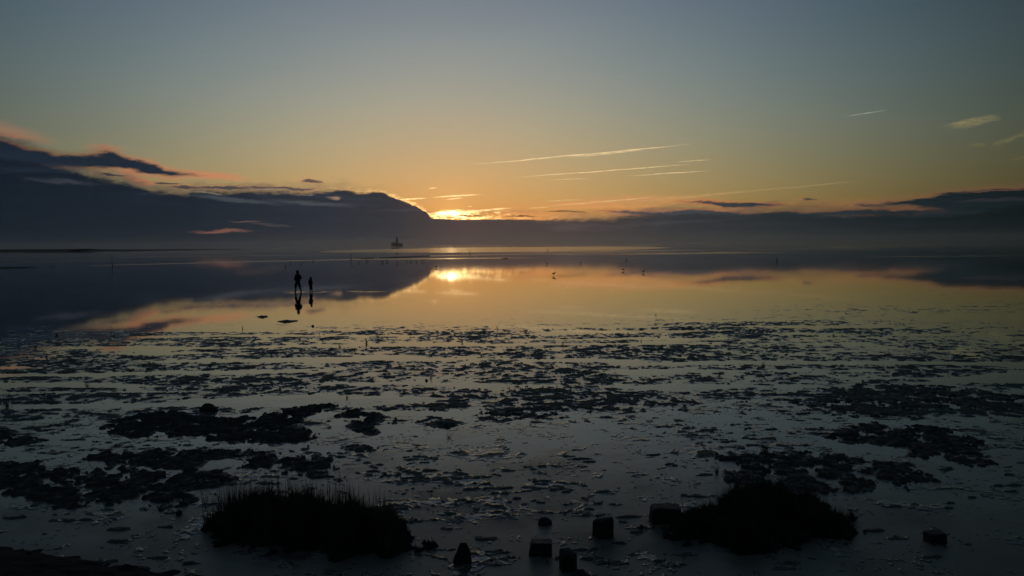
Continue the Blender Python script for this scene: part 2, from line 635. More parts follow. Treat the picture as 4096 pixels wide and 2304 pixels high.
M = {}
M['water'] = make_water()
M['mud'] = make_mud('wet_mud', (.055, .050, .043), (.10, .090, .077), .17, .80, .007, .020, .008)
M['crust'] = make_mud('mud_crust', (.026, .024, .020), (.075, .067, .055), .32, .92, .004, .04, .02)
M['rock'] = surface('wet_basalt', (.010, .010, .010), (.030, .029, .028), 9, (.55, .9), .012, 40, coords='obj')
M['grass'] = surface('cordgrass', (.022, .028, .013), (.060, .058, .030), 6, (.55, .8), 0)
M['stalk'] = surface('dry_stalk', (.05, .043, .026), (.10, .085, .05), 6, (.6, .8), 0)
M['root'] = surface('root_mud', (.008, .0075, .006), (.016, .014, .011), 6, (.8, .95), .02, 40)
M['wood'] = surface('weathered_wood', (.02, .017, .014), (.045, .04, .033), 12, (.7, .9), .004, 60, coords='obj')
M['marsh'] = surface('salt_marsh', (.012, .014, .008), (.028, .028, .016), .08, (.85, .95), .2, .5)
M['stone'] = surface('dike_stone', (.006, .006, .0055), (.013, .012, .011), 4, (.85, .98), .03, 14, spec=.25)
M['steel'] = surface('painted_steel', (.22, .21, .20), (.32, .30, .28), .2, (.5, .7), 0)
M['concrete'] = surface('sheet_pile', (.20, .19, .18), (.28, .27, .25), .1, (.7, .9), 0)
M['feather'] = surface('feather', (.02, .018, .016), (.06, .055, .05), 20, (.7, .9), 0, coords='obj')
M['skin'] = surface('skin', (.11, .068, .05), (.15, .095, .07), 12, (.5, .6), 0, coords='obj')
M['jacket_navy'] = surface('jacket_navy', (.010, .012, .018), (.016, .018, .026), 30, (.7, .85), .002, 120, coords='obj')
M['jacket_black'] = surface('jacket_black', (.009, .009, .010), (.015, .014, .016), 30, (.7, .85), .002, 120, coords='obj')
M['jeans'] = surface('dark_trousers', (.010, .012, .016), (.018, .020, .027), 40, (.8, .9), .002, 160, coords='obj')
M['hair'] = surface('hair', (.010, .008, .006), (.02, .015, .011), 60, (.5, .7), 0, coords='obj')
M['eye'] = surface('eye', (.01, .01, .01), (.015, .012, .01), 5, (.1, .2), 0, coords='obj')

# ------------------------------------------------------------------ sea: one sheet to the horizon
FAR = 14000.0
nr, ns = 110, 128
rad = np.concatenate([[0.0], np.geomspace(2.0, FAR, nr)])
ang = np.linspace(0, 2 * np.pi, ns, endpoint=False)
vs = [(0, 0, 0)] + [(r * math.cos(a), r * math.sin(a), 0) for r in rad[1:] for a in ang]
fs = [(0, 1 + k, 1 + (k + 1) % ns) for k in range(ns)]
for j in range(nr - 1):
    a, b = 1 + j * ns, 1 + (j + 1) * ns
    fs += [(a + k, b + k, b + (k + 1) % ns, a + (k + 1) % ns) for k in range(ns)]
tag(mesh_np('sea', vs, fs, M['water']), kind='structure')

# ------------------------------------------------------------------ mudflat: low mud breaking the water, surveyed by bearing and range
cols = np.array([azel(x, 1500)[0] for x in (0, 585, 1170, 1755, 2340, 2925, 3510, 4096)])
rows = [(1225, (0, 0, 0, 0, 0, 0, .02, .02)), (1245, (0, 0, 0, 0, 0, 0, .14, .09)), (1285, (0, .02, .01, .01, .01, .05, .08, .06)),
        (1310, (.05, .10, .08, .10, .15, .35, .10, .06)), (1335, (.15, .42, .32, .32, .36, .52, .30, .08)), (1370, (.35, .46, .38, .35, .38, .40, .25, .12)),
        (1420, (.45, .50, .40, .35, .46, .40, .25, .20)), (1470, (.50, .50, .42, .40, .60, .42, .35, .45)), (1510, (.55, .50, .40, .15, .55, .35, .45, .55)),
        (1550, (.60, .45, .50, .25, .35, .35, .50, .60)), (1600, (.45, .35, .50, .60, .50, .28, .60, .60)), (1650, (.25, .22, .40, .50, .48, .12, .50, .50)),
        (1700, (.28, .15, .20, .22, .08, .18, .15, .08)), (1760, (.18, .22, .15, .08, .05, .12, .14, .06)), (1840, (.08, .08, .22, .16, .08, .16, .12, .07)),
        (1920, (.07, .07, .12, .18, .10, .08, .08, .07)), (2000, (.08, .08, .09, .12, .11, .08, .08, .08)), (2100, (.09, .08, .08, .10, .11, .09, .09, .08)),
        (2304, (.10, .09, .08, .10, .10, .10, .09, .09))]
rng_m = np.array([ground(2048, y - .0).y for y, _ in rows])          # range of each survey row, m
cov_t = np.array([c for _, c in rows])
order = np.argsort(rng_m)
rng_m, cov_t = rng_m[order], cov_t[order]

CLODS = []
for off, pts in ((1024, [(1030, 285), (1110, 310), (1170, 345), (1235, 330), (1430, 360), (1520, 390), (1545, 400), (1640, 415), (1740, 385), (1720, 392), (1430, 415), (1600, 465), (1770, 475), (1800, 485),
                         (1900, 460), (2000, 455), (1910, 510), (2020, 505), (2180, 570), (2150, 572), (2330, 570), (2400, 560), (2420, 620), (2520, 565), (2520, 615), (2200, 460), (2300, 450),
                         (1690, 305), (1790, 260), (1560, 275), (1640, 250), (2020, 205), (2050, 210), (1940, 825), (1950, 970), (2260, 1060), (2320, 1075), (2470, 1205), (1180, 395), (1920, 410),
                         (1830, 440), (2060, 475), (1660, 440), (1690, 495), (170, 395), (90, 510), (150, 520), (850, 250), (560, 205), (620, 225), (760, 235)]),
                 (2048, [(165, 350), (300, 345), (230, 375), (210, 480), (300, 500), (290, 525), (230, 565), (480, 550), (490, 580), (520, 605), (40, 670), (200, 690), (290, 710), (540, 725),
                         (600, 725), (870, 720), (1040, 730), (610, 795), (770, 780), (1000, 620), (920, 600), (1600, 320), (1640, 340), (1585, 325), (1900, 432), (1970, 432), (1820, 640), (1740, 638), (1900, 648),
                         (1420, 230), (2190, 10), (2210, 95), (2160, 100), (2100, 155), (2390, 135), (800, 840), (1150, 855), (1300, 970), (1120, 905), (1170, 945), (1250, 1010), (800, 1270), (970, 1315),
                         (1060, 1315), (1230, 1230), (1470, 1300), (1630, 1340), (1740, 1230), (740, 1185), (1080, 1120), (700, 270), (780, 300), (560, 245), (640, 272)]),
                 (0, [(540, 10), (130, 865), (210, 855), (440, 1030), (650, 890), (850, 885), (1200, 980), (1670, 955), (1350, 1040), (1200, 1100), (1550, 1270), (1080, 1305), (1410, 1380), (850, 1330),
                      (370, 1270), (570, 1340), (740, 1295), (1920, 1320), (450, 210), (700, 80), (800, 78), (950, 95), (1100, 105), (1480, 135), (1150, 150), (1300, 150), (1700, 155), (1880, 130)]),
                 (3072, [(1810, 715), (1800, 765), (1080, 990), (1620, 1255), (1310, 1070), (200, 1315), (160, 1375), (1470, 730), (1250, 750), (2430, 600), (2470, 535), (2300, 540), (2420, 435), (2200, 250), (2050, 660)])):
    for cx, cy in pts:
        g = ground(off + cx * .3975, 1728 + cy * .3975)
        CLODS.append((g.x, g.y, random.uniform(.035, .07), random.uniform(.8, 4.0)))

na, nrg = 1000, 900
th = np.radians(np.linspace(-40, 40, na))
rr = np.geomspace(8.0, 66.0, nrg)
TT, RR = np.meshgrid(th, rr)
X, Y = RR * np.sin(TT), RR * np.cos(TT)
ci = np.clip(np.interp(np.degrees(TT), cols, np.arange(len(cols))), 0, len(cols) - 1.001)
ri = np.interp(Y, rng_m, np.arange(len(rng_m)))
ri = np.clip(ri, 0, len(rng_m) - 1.001)
c0, r0 = ci.astype(int), ri.astype(int)
fc, fr = ci - c0, ri - r0
cov = ((cov_t[r0, c0] * (1 - fc) + cov_t[r0, c0 + 1] * fc) * (1 - fr) + (cov_t[r0 + 1, c0] * (1 - fc) + cov_t[r0 + 1, c0 + 1] * fc) * fr)
wx, wy = X + .25 * perlin(X * 1.3, Y * 1.3, 40), Y + .25 * perlin(X * 1.3 + 50, Y * 1.3, 41)
n0 = fbm(wx * 1.05, wy * 1.35, 5, .66, 3)
n1 = fbm(wx * 3.0 + 9, wy * 3.8, 4, .68, 13)
big = perlin(X * .28, Y * .22, 9) + .8 * perlin(X * .75, Y * .5, 19)


def rank(a_):
    srt_ = np.sort(a_.ravel()[::37])
    return np.interp(a_, srt_, np.linspace(0, 1, len(srt_)))


lane = perlin(X * .11 + 40, Y * .85 + .25 * X * .1, 29) + .35 * perlin(X * .3, Y * 1.6, 30)       # drainage lanes and drifts
cc = np.clip(cov * (1.24 + 1.2 * big) * (1.15 - 1.15 * np.clip((lane - .06) / .22, 0, 1)) * (1 + .9 * np.clip(-lane, 0, .4)), 0, .9)
film_ = rank(n0 + .35 * n1) - (1 - np.clip(cc * 1.45, 0, .92))         # smooth wet silt just breaking the surface
clod_ = rank(.75 * n0 + n1) - (1 - cc * .56)                            # rougher clods and weed on it
Z = np.where(film_ > 0, .0015 + .008 * np.minimum(film_, .4) + .006 * fbm(X * 12, Y * 12, 2, .5, 22), -.02)
Z = np.maximum(Z, np.where(clod_ > 0, .004 + .026 * (1 - np.exp(-clod_ / .14)) + .014 * fbm(X * 9, Y * 9, 3, .6, 21), -.02))
n2 = rank(fbm(X * 11, Y * 8, 3, .6, 55) + .8 * fbm(X * 1.6, Y * 1.3, 3, .6, 56))
speck = np.where((n2 > .945) & (RR < 19), .002 + .10 * (n2 - .945), -.02)             # crumbs and worm casts close by
Z = np.maximum(Z, speck)
Z = np.where(cov < .004, -.03, Z)
for gx, gy, s, el in CLODS:
    k0, k1 = np.searchsorted(rr, gy - .5), np.searchsorted(rr, math.hypot(gx, gy) + .5)
    sub = np.s_[max(k0, 0):k1]
    dx_, dy_ = (X[sub] - gx) / (s * (1 + .5 * el)), (Y[sub] - gy) / s
    d2 = dx_ * dx_ + dy_ * dy_
    rg = d2 + 3.2 * fbm(X[sub] * 8, Y[sub] * 11, 4, .65, 31)
    Z[sub] = np.maximum(Z[sub], np.where(d2 < 3.5, .022 * np.minimum(1.0 - rg, .9), -.03))
vid = np.arange(na * nrg).reshape(nrg, na)
quads = np.stack([vid[:-1, :-1], vid[:-1, 1:], vid[1:, 1:], vid[1:, :-1]], -1).reshape(-1, 4)
zf = Z.ravel()
keep = (zf[quads] > -.001).any(1)
quads = quads[keep]
used, inv = np.unique(quads, return_inverse=True)
verts = np.stack([X.ravel(), Y.ravel(), np.maximum(zf, -.012)], -1)[used]
tag(mesh_np('mudflat', verts, inv.reshape(-1, 4)[:, ::-1], M['mud']), kind='structure')


# ------------------------------------------------------------------ raised mud banks
def poly_sdf(px, py, poly):
    """signed distance to polygon, positive inside"""
    d = np.full(px.shape, 1e9)
    ins = np.zeros(px.shape, bool)
    n = len(poly)
    for i in range(n):
        (x0, y0), (x1, y1) = poly[i], poly[(i + 1) % n]
        ex, ey = x1 - x0, y1 - y0
        wx_, wy_ = px - x0, py - y0
        t = np.clip((wx_ * ex + wy_ * ey) / (ex * ex + ey * ey + 1e-12), 0, 1)
        d = np.minimum(d, np.hypot(wx_ - ex * t, wy_ - ey * t))
        c = ((y0 > py) != (y1 > py)) & (px < ex * (py - y0) / (ey if abs(ey) > 1e-9 else 1e-9) + x0)
        ins ^= c
    return np.where(ins, d, -d)


def mud_bank(name, pix, label, height=.07, rag=.14, puddle=.32, cell=.028, holes=(), seed=0, mat='crust', group='raised mud banks in the shallows'):
    poly = [tuple(ground(x, y).xy) for x, y in pix]
    xs, ys = [p[0] for p in poly], [p[1] for p in poly]
    ox, oy = sum(xs) / len(xs), sum(ys) / len(ys)
    gx = np.arange(min(xs) - .3, max(xs) + .3, cell)
    gy = np.arange(min(ys) - .3, max(ys) + .3, cell * 1.3)
    GX, GY = np.meshgrid(gx, gy)
    s = poly_sdf(GX, GY, poly) + 4.5 * rag * fbm(GX * 3.0, GY * 2.6, 6, .68, 60 + seed) + .12 * fbm(GX * 11, GY * 11, 3, .6, 61)
    for h in holes:
        hp = [tuple(ground(x, y).xy) for x, y in h]
        s = np.minimum(s, -poly_sdf(GX, GY, hp) + .06 * fbm(GX * 4, GY * 4, 3, .6, 80 + seed))
    n = 4.4 * fbm(GX * 2.6, GY * 2.0, 5, .62, 90 + seed)
    s = np.minimum(s, .16) - np.maximum(0, n - puddle) * 2.0                    # puddles left standing
    lump = fbm(GX * 5.5, GY * 5.5, 4, .62, 70 + seed)
    z = .58 * height * (1 - np.exp(-np.maximum(s, 0) / .085)) * (.8 + 1.9 * lump) + .035 * fbm(GX * 14, GY * 14, 3, .6, 75)
    z = np.where(s > 0, np.maximum(z, .004), -.015 + np.maximum(s, -.1) * .1)
    vid = np.arange(z.size).reshape(z.shape)
    q = np.stack([vid[:-1, :-1], vid[:-1, 1:], vid[1:, 1:], vid[1:, :-1]], -1).reshape(-1, 4)
    q = q[(z.ravel()[q] > 0).any(1)]
    u, inv = np.unique(q, return_inverse=True)
    v = np.stack([GX.ravel() - ox, GY.ravel() - oy, z.ravel()], -1)[u]
    o = mesh_np(name, v, inv.reshape(-1, 4), M[mat])
    o.location = (ox, oy, 0)
    return tag(o, label, 'mud bank', group)


mud_bank('mud_bank', [(413, 1719), (445, 1687), (509, 1667), (596, 1649), (715, 1647), (795, 1667), (914, 1671), (1024, 1667), (1183, 1628), (1302, 1616), (1366, 1620),
                      (1366, 1636), (1262, 1653), (1223, 1671), (1215, 1691), (1175, 1711), (1247, 1727), (1294, 1733), (1262, 1763), (1123, 1775), (1024, 1769), (835, 1765),
                      (815, 1747), (656, 1743), (676, 1723), (632, 1727), (620, 1747), (564, 1751), (489, 1747), (457, 1735)],
         'long dark mud bank in front of the lone round boulder', .10, .12, .34, seed=1)
mud_bank('mud_bank', [(1330, 1668), (1382, 1645), (1441, 1634), (1457, 1650), (1501, 1647), (1557, 1665), (1533, 1683), (1501, 1699), (1521, 1735), (1481, 1747),
                      (1453, 1733), (1406, 1723), (1384, 1701), (1413, 1685), (1453, 1673), (1400, 1672)], 'curved dark mud lump at the end of the boulder\'s long bank', .09, .07, .6, seed=2)
mud_bank('mud_bank', [(1716, 1687), (1771, 1677), (1815, 1687), (1839, 1705), (1799, 1715), (1724, 1709)], 'small dark mud lump behind the lone reed sprig standing in clear water', .07, .06, .6, seed=3)
mud_bank('mud_bank', [(1362, 1793), (1414, 1779), (1521, 1783), (1525, 1795), (1481, 1810), (1374, 1806)], 'flat oval mud islet with a tiny puddle, above the big left tussock', .07, .06, .5, seed=4)
mud_bank('mud_bank', [(1708, 1638), (1779, 1618), (1843, 1610), (1839, 1632), (1779, 1647)], 'small wedge of dark mud among grey flecks at mid-flat', .06, .08, .5, seed=5)
mud_bank('mud_bank', [(1898, 1663), (1938, 1643), (2018, 1632), (2120, 1622), (2230, 1618), (2247, 1626), (2207, 1647), (2250, 1655), (2167, 1670), (2088, 1675), (2018, 1687), (1918, 1679)],
         'broken dark mud patch just below the tall reed sprig at mid-flat', .06, .14, .22, seed=6)
mud_bank('mud_bank', [(318, 1841), (397, 1813), (497, 1807), (556, 1799), (676, 1806), (795, 1802), (914, 1795), (1024, 1799), (1103, 1819), (1143, 1831), (1247, 1823), (1318, 1831), (1398, 1865),
                      (1342, 1879), (1278, 1875), (1338, 1907), (1282, 1915), (1203, 1899), (1123, 1911), (1151, 1877), (1064, 1871), (1024, 1875), (914, 1877), (906, 1889), (946, 1919),
                      (875, 1943), (755, 1966), (795, 1998), (715, 2030), (588, 2038), (588, 2014), (564, 2002), (437, 2022), (338, 2022), (360, 1990), (330, 1950), (294, 1919),
                      (358, 1899), (382, 1876), (437, 1868), (560, 1880), (690, 1886), (700, 1880), (500, 1862), (358, 1847)],
         'largest mud bank, spread around a pale puddle behind the left tussock', .09, .13, .26, holes=[[(790, 1886), (843, 1841), (1014, 1823), (980, 1845), (906, 1873), (840, 1882)]], seed=7)
mud_bank('mud_bank', [(-160, 1850), (0, 1856), (99, 1845), (199, 1863), (310, 1879), (300, 1920), (330, 1960), (350, 2000), (335, 2022), (270, 2034), (191, 2030), (119, 2018), (99, 1986), (32, 2000), (20, 1958), (-160, 1950)],
         'clotted mud bank touching the left edge below the open water', .09, .16, .24, seed=8)
mud_bank('mud_bank', [(-160, 1712), (0, 1719), (60, 1723), (64, 1743), (159, 1751), (203, 1761), (119, 1779), (0, 1789), (-160, 1800)], 'smooth tongue of dark mud reaching in from the left edge', .08, .08, .5, seed=9)
mud_bank('mud_bank', [(99, 1713), (150, 1703), (238, 1695), (236, 1702), (180, 1712), (110, 1723)], 'thin sliver of mud above the tongue at the left edge', .05, .06, .6, seed=10)
mud_bank('mud_bank', [(3167, 1606), (3260, 1598), (3350, 1580), (3420, 1545), (3600, 1535), (3850, 1560), (4000, 1570), (4300, 1590), (4300, 1650), (4096, 1647), (3907, 1643), (3748, 1641),
                      (3688, 1656), (3589, 1672), (3450, 1668), (3350, 1641), (3250, 1622)], 'wide speckled mud bank along the right edge, farthest of the three', .06, .30, .08, cell=.034, seed=11)
mud_bank('mud_bank', [(3306, 1745), (3390, 1715), (3509, 1691), (3589, 1707), (3668, 1703), (3788, 1715), (3855, 1743), (3986, 1783), (3900, 1790), (3940, 1830), (3998, 1859), (3927, 1871), (3830, 1845),
                      (3748, 1835), (3668, 1827), (3589, 1794), (3470, 1778), (3350, 1766)], 'dark mud bank trailing down to the right, middle of the three', .08, .18, .20, seed=12)
mud_bank('mud_bank', [(2863, 1825), (2962, 1813), (3072, 1817), (3151, 1806), (3310, 1811), (3470, 1839), (3541, 1847), (3629, 1859), (3728, 1911), (3807, 1931), (3700, 1939), (3589, 1951), (3470, 1966),
                      (3310, 1978), (3231, 1968), (3072, 1975), (2962, 1935), (2907, 1927), (2875, 1915), (2960, 1880)], 'pitted dark mud bank directly behind the right tussock', .08, .18, .20, seed=13)
mud_bank('mud_bank', [(3740, 1868), (3810, 1858), (3815, 1880), (3770, 1890)], 'small mud knob between the two right-hand banks', .06, .07, .6, seed=14)
mud_bank('mud_bank', [(1029, 1267), (1045, 1263.5), (1062, 1264), (1071, 1267.5), (1060, 1271.5), (1040, 1272)], 'lone oval mud hump in the mirror, nearest the waders\' feet', .10, .10, .6, cell=.05, seed=15)
mud_bank('mud_bank', [(1113, 1286), (1135, 1281.5), (1165, 1282), (1200, 1282.5), (1180, 1287), (1160, 1290.5), (1130, 1291)], 'flat mud hump just beyond the flecked shallows, below the walkers', .09, .10, .6, cell=.05, seed=16)
mud_bank('mud_bank', [(1590, 1310), (1610, 1307), (1622, 1307.5), (1612, 1311), (1595, 1312.5)], 'tiny mud sliver at the far fringe of the flecked shallows', .06, .08, .6, cell=.05, seed=17)
mud_bank('mud_bank', [(2715, 1981), (2740, 1977), (2830, 1982), (2860, 1984), (2830, 1990), (2750, 1988)], 'thin dark mud strip between the square block and the right tussock', .05, .03, .7, seed=18)
mud_bank('mud_bank', [(1540, 2074), (1600, 2066), (1712, 2076), (1700, 2085), (1640, 2094), (1560, 2096)], 'narrow mud spit pointing out from the big left tussock', .06, .04, .7, seed=19)
mud_bank('mud_bank', [(1660, 2205), (1720, 2212), (1800, 2232), (1822, 2246), (1790, 2250), (1700, 2224), (1640, 2222)], 'low ridge of mud running to the pointed stone', .05, .03, .7, seed=20)

# far bars of mud between the stakes
for pts, lab in (([(1422, 1034.2), (1450, 1033), (1480, 1031.5), (1494, 1032.6), (1494, 1033.8), (1450, 1035.2)], 'thin dark mud bar beside the second stake'),
                 ([(1503, 1032), (1560, 1029.5), (1640, 1026.5), (1712, 1023.5), (1715, 1024.8), (1640, 1029), (1560, 1032.2)], 'longest thin mud bar, running out from the second stake towards the glare'),
                 ([(2014, 1034), (2022, 1033), (2030, 1033.4), (2030, 1035.4), (2016, 1035.8)], 'speck of a mud bar out beyond the third stake'),
                 ([(-60, 1070), (30, 1069.5), (70, 1069), (130, 1070), (142, 1072), (70, 1074), (-60, 1076)], 'low dark mud bar at the left edge below the far spit')):
    mud_bank('mud_bar', pts, lab, .16, .8, .7, cell=.35, seed=25, group='low bars far out on the flats')

# ------------------------------------------------------------------ dike under the viewer, its stone toe showing at the lower left
gx, gy = np.meshgrid(np.arange(-14, 14, .07), np.arange(-9, 10.4, .07))
toe = np.interp(gx, [-14, -7.2, -6.2, -5.2, -4.4, -3.6, -2, 14], [10.0, 9.75, 9.62, 9.25, 9.0, 8.72, 8.2, 7.9])
prof = np.clip((toe - gy) * .27, -.3, 2.15)
stone = .10 * fbm(gx * 2.6, gy * 2.6, 4, .6, 51) + .05 * np.abs(fbm(gx * 5, gy * 5, 2, .5, 52))
zz = prof + np.where(gy > -1, stone, 0) - .01
vid = np.arange(zz.size).reshape(zz.shape)
q = np.stack([vid[:-1, :-1], vid[:-1, 1:], vid[1:, 1:], vid[1:, :-1]], -1).reshape(-1, 4)
q = q[(zz.ravel()[q] > -.02).any(1)]
u, inv = np.unique(q, return_inverse=True)
tag(mesh_np('dike_bank', np.stack([gx.ravel(), gy.ravel(), zz.ravel()], -1)[u], inv.reshape(-1, 4), M['stone']), kind='structure')

# ------------------------------------------------------------------ far spit of salt marsh on the left
c = []
for x, yb, h in ((-900, 1011, 4.4), (-300, 1008, 4.2), (0, 1005, 3.9), (120, 1004.5, 3.8), (200, 1004, 3.6), (330, 1003, 3.5), (345, 1002.5, 2.4), (480, 1001.5, 1.7), (600, 1000.5, 1.3), (750, 999, 1.0), (905, 997, .3)):
    g = ground(x, yb + .8)
    c.append((g.x, g.y, h))
c = np.array(c)
t = np.linspace(0, len(c) - 1, 420)
cx, cy, ch = (np.interp(t, np.arange(len(c)), c[:, k]) for k in range(3))
ch = ch * (1 + .18 * fbm(t * 6, t * 0, 4, .6, 5))
prof_t = [(-1.0, -.3), (-.6, .25), (-.3, .8), (0, 1.0), (.5, .95), (1.0, .6), (1.5, -.3)]
vs = np.stack([np.stack([cx, cy + w * 60, np.where(hh < 0, -.4, ch * hh)], -1) for w, hh in prof_t], 1).reshape(-1, 3)
k = len(prof_t)
fs = np.array([(i * k + j, (i + 1) * k + j, (i + 1) * k + j + 1, i * k + j + 1) for i in range(len(t) - 1) for j in range(k - 1)])
tag(mesh_np('salt_marsh', vs, fs, M['marsh']), kind='structure')


# ------------------------------------------------------------------ rocks
def rock(px, base_y, w_px, h_px, label, shape='round', depth=.9, seed=0, name='stone', cat='stone', group=None, sink=.06, lean=0.0, mat='rock', turn=0.0, taper=.0):
    g = ground(px, base_y)
    d = math.hypot(g.x, g.y)
    mpp = d / F
    w, h = w_px * mpp, h_px * mpp
    bm = bmesh.new()
    r = random.Random(seed)
    h = max(.25 * h, (h - EYE / d * depth * w * .8) / .95)          # what is seen of its height also holds its top face
    pts = []
    if shape == 'column':                                        # broken basalt column, five or six sides
        n = r.choice((5, 6))
        for k_ in range(n):
            a = turn + 2 * math.pi * (k_ + r.uniform(-.16, .16)) / n
            q = r.uniform(.46, .54)
            zt = 1 + .12 * math.sin(a * 1.0 + seed) + r.uniform(-.06, .06)
            pts += [(math.cos(a) * q, math.sin(a) * q * depth, -.3), (math.cos(a) * q * r.uniform(.9, 1.02), math.sin(a) * q * depth * .97, zt - .1),
                    (math.cos(a) * q * (.8 - taper) , math.sin(a) * q * depth * .8, zt)]
    elif shape == 'block':
        for sx in (-1, 1):
            for sy in (-1, 1):
                j = lambda v: r.uniform(-v, v)
                pts += [(sx * .5 + j(.04), sy * .5 * depth + j(.04), -.3), (sx * .49 + j(.05), sy * .49 * depth + j(.05), .9 + j(.07)), (sx * .42 + j(.05), sy * .42 * depth, 1.0 + j(.05))]
    else:
        for k_ in range(34):
            u_, a = r.uniform(-.5, 1), r.uniform(0, 2 * math.pi)
            q = math.sqrt(max(0.02, 1 - max(u_, 0) ** 2)) * .5
            if shape == 'cone':
                q *= 1 - .45 * max(0, u_)
            q *= r.uniform(.86, 1.06)
            pts.append((math.cos(a) * q + (.10 * u_ if shape == 'cone' else 0), math.sin(a) * q * depth, max(u_, -.35) * r.uniform(.9, 1.05)))
        pts += [(.03, 0, 1.0), (-.12, .05, .96)]
    for p_ in pts:
        bm.verts.new((p_[0] + lean * max(p_[2], 0), p_[1], p_[2]))
    res = bmesh.ops.convex_hull(bm, input=bm.verts[:])
    bmesh.ops.delete(bm, geom=[v for v in bm.verts if not v.link_faces], context='VERTS')
    bmesh.ops.bevel(bm, geom=bm.edges[:], offset=.035, segments=1, affect='EDGES', clamp_overlap=True)
    bmesh.ops.triangulate(bm, faces=bm.faces[:])
    bmesh.ops.subdivide_edges(bm, edges=bm.edges[:], cuts=2, use_grid_fill=True)
    nrm = np.array([tuple(v.co) for v in bm.verts])
    d1 = fbm(nrm[:, 0] * 2.6 + nrm[:, 2] * 1.3 + seed * 3.7, nrm[:, 1] * 2.6 + nrm[:, 2] * 2.1, 4, .6, seed % 7)
    d2 = fbm(nrm[:, 2] * 3.1 - seed, nrm[:, 0] * 2.4 + nrm[:, 1] * 3, 4, .6, (seed + 3) % 7)
    amp = .09 if shape in ('round', 'cone') else .07
    for k_, v in enumerate(bm.verts):
        v.co.x += d1[k_] * amp
        v.co.z += d2[k_] * amp * .8
        v.co.y += (d1[k_] - d2[k_]) * amp * .5
    for v in bm.verts:
        v.co.x *= w
        v.co.y *= w
        v.co.z = v.co.z * h * (1 + sink) - sink * h
    bmesh.ops.recalc_face_normals(bm, faces=bm.faces)
    me = bpy.data.meshes.new(name)
    bm.to_mesh(me)
    bm.free()
    me.materials.append(M[mat])
    o = bpy.data.objects.new(name, me)
    COL.objects.link(o)
    o.location = (g.x, g.y + w * depth * .5, 0)
    return tag(o, label, cat, group)


STONES = 'dark stones in the shallows'
rock(820, 1652, 72, 40, 'lone rounded boulder standing behind the long mud bank', 'round', .9, 3, 'boulder', 'boulder')
rock(1850, 2262, 94, 102, 'pointed stone like a blunt cone, right of the big left tussock', 'cone', .8, 11, group=STONES)
rock(2178, 2106, 72, 44, 'small low rounded stone, farthest of the stone cluster', 'round', .8, 5, group=STONES)
rock(2420, 2158, 92, 96, 'tall basalt post with a peaked top, left of the square block', 'column', .9, 2, 'basalt_block', 'stone', STONES, turn=.52)
rock(2672, 2098, 120, 82, 'wide square basalt block with flat top beside the right tussock', 'block', .75, 9, 'basalt_block', 'stone', STONES)
rock(2158, 2226, 90, 72, 'leaning stone with one sloping side, left of the two bottom posts', 'block', .8, 14, group=STONES, lean=.12)
rock(2275, 2292, 82, 96, 'upright basalt post near the bottom edge, partly behind a low stone', 'column', .9, 6, 'basalt_block', 'stone', STONES, turn=.2)
rock(2325, 2345, 108, 82, 'low rounded stone cut off by the bottom edge', 'round', .9, 21, group=STONES)
rock(3756, 2176, 64, 46, 'single square stone alone on the right-hand flats', 'block', .8, 17, group=STONES)
rock(3196, 2204, 28, 32, 'small pebble-like stone below the right tussock', 'round', .9, 23, group=STONES)
rock(712, 2062, 24, 20, 'small upright stone below the largest mud bank', 'column', .9, 31, group=STONES)
rock(640, 2046, 20, 12, 'small dark cobble at the tip of the largest mud bank', 'round', .9, 32, group=STONES)
rock(1705, 1524, 14, 9, 'tiny round stone in the clear channel at mid-flat', 'round', .9, 33, group=STONES)
rock(839, 1467, 12, 9, 'tiny stone on the left of the flecked shallows', 'round', .9, 34, group=STONES)
rock(1232, 1786, 10, 7, 'tiny stone between the two big left mud banks', 'round', .9, 35, group=STONES)
rock(1250, 1306, 12, 7, 'tiny stone at the far fringe of the shallows, below the walkers', 'round', .9, 36, group=STONES)
rock(3000, 1782, 12, 7, 'tiny stone in blue water left of the right mud banks', 'round', .9, 37, group=STONES)
rock(2567, 2118, 18, 22, 'small round cobble between the peaked post and square block', 'round', .9, 38, group=STONES)
TOE = 'stones along the toe of the dike'
for k_, (x, y, w, h, lab) in enumerate(((478, 2318, 110, 62, 'broad dark stone on the dike toe, rightmost at the bottom left'), (105, 2256, 40, 44, 'narrow upright stone on the dike toe at the bottom left'),
                                        (30, 2262, 110, 44, 'wide stone on the dike toe in the very corner'), (200, 2284, 70, 34, 'stone on the dike toe, right of the narrow upright one'),
                                        (330, 2300, 80, 34, 'flat stone on the dike toe, left of the broad one'), (610, 2318, 70, 26, 'low stone on the dike toe beside the broad one'))):
    rock(x, y, w, h, lab, 'round', .9, 50 + k_, 'stone', 'stone', TOE, sink=.3, mat='stone')


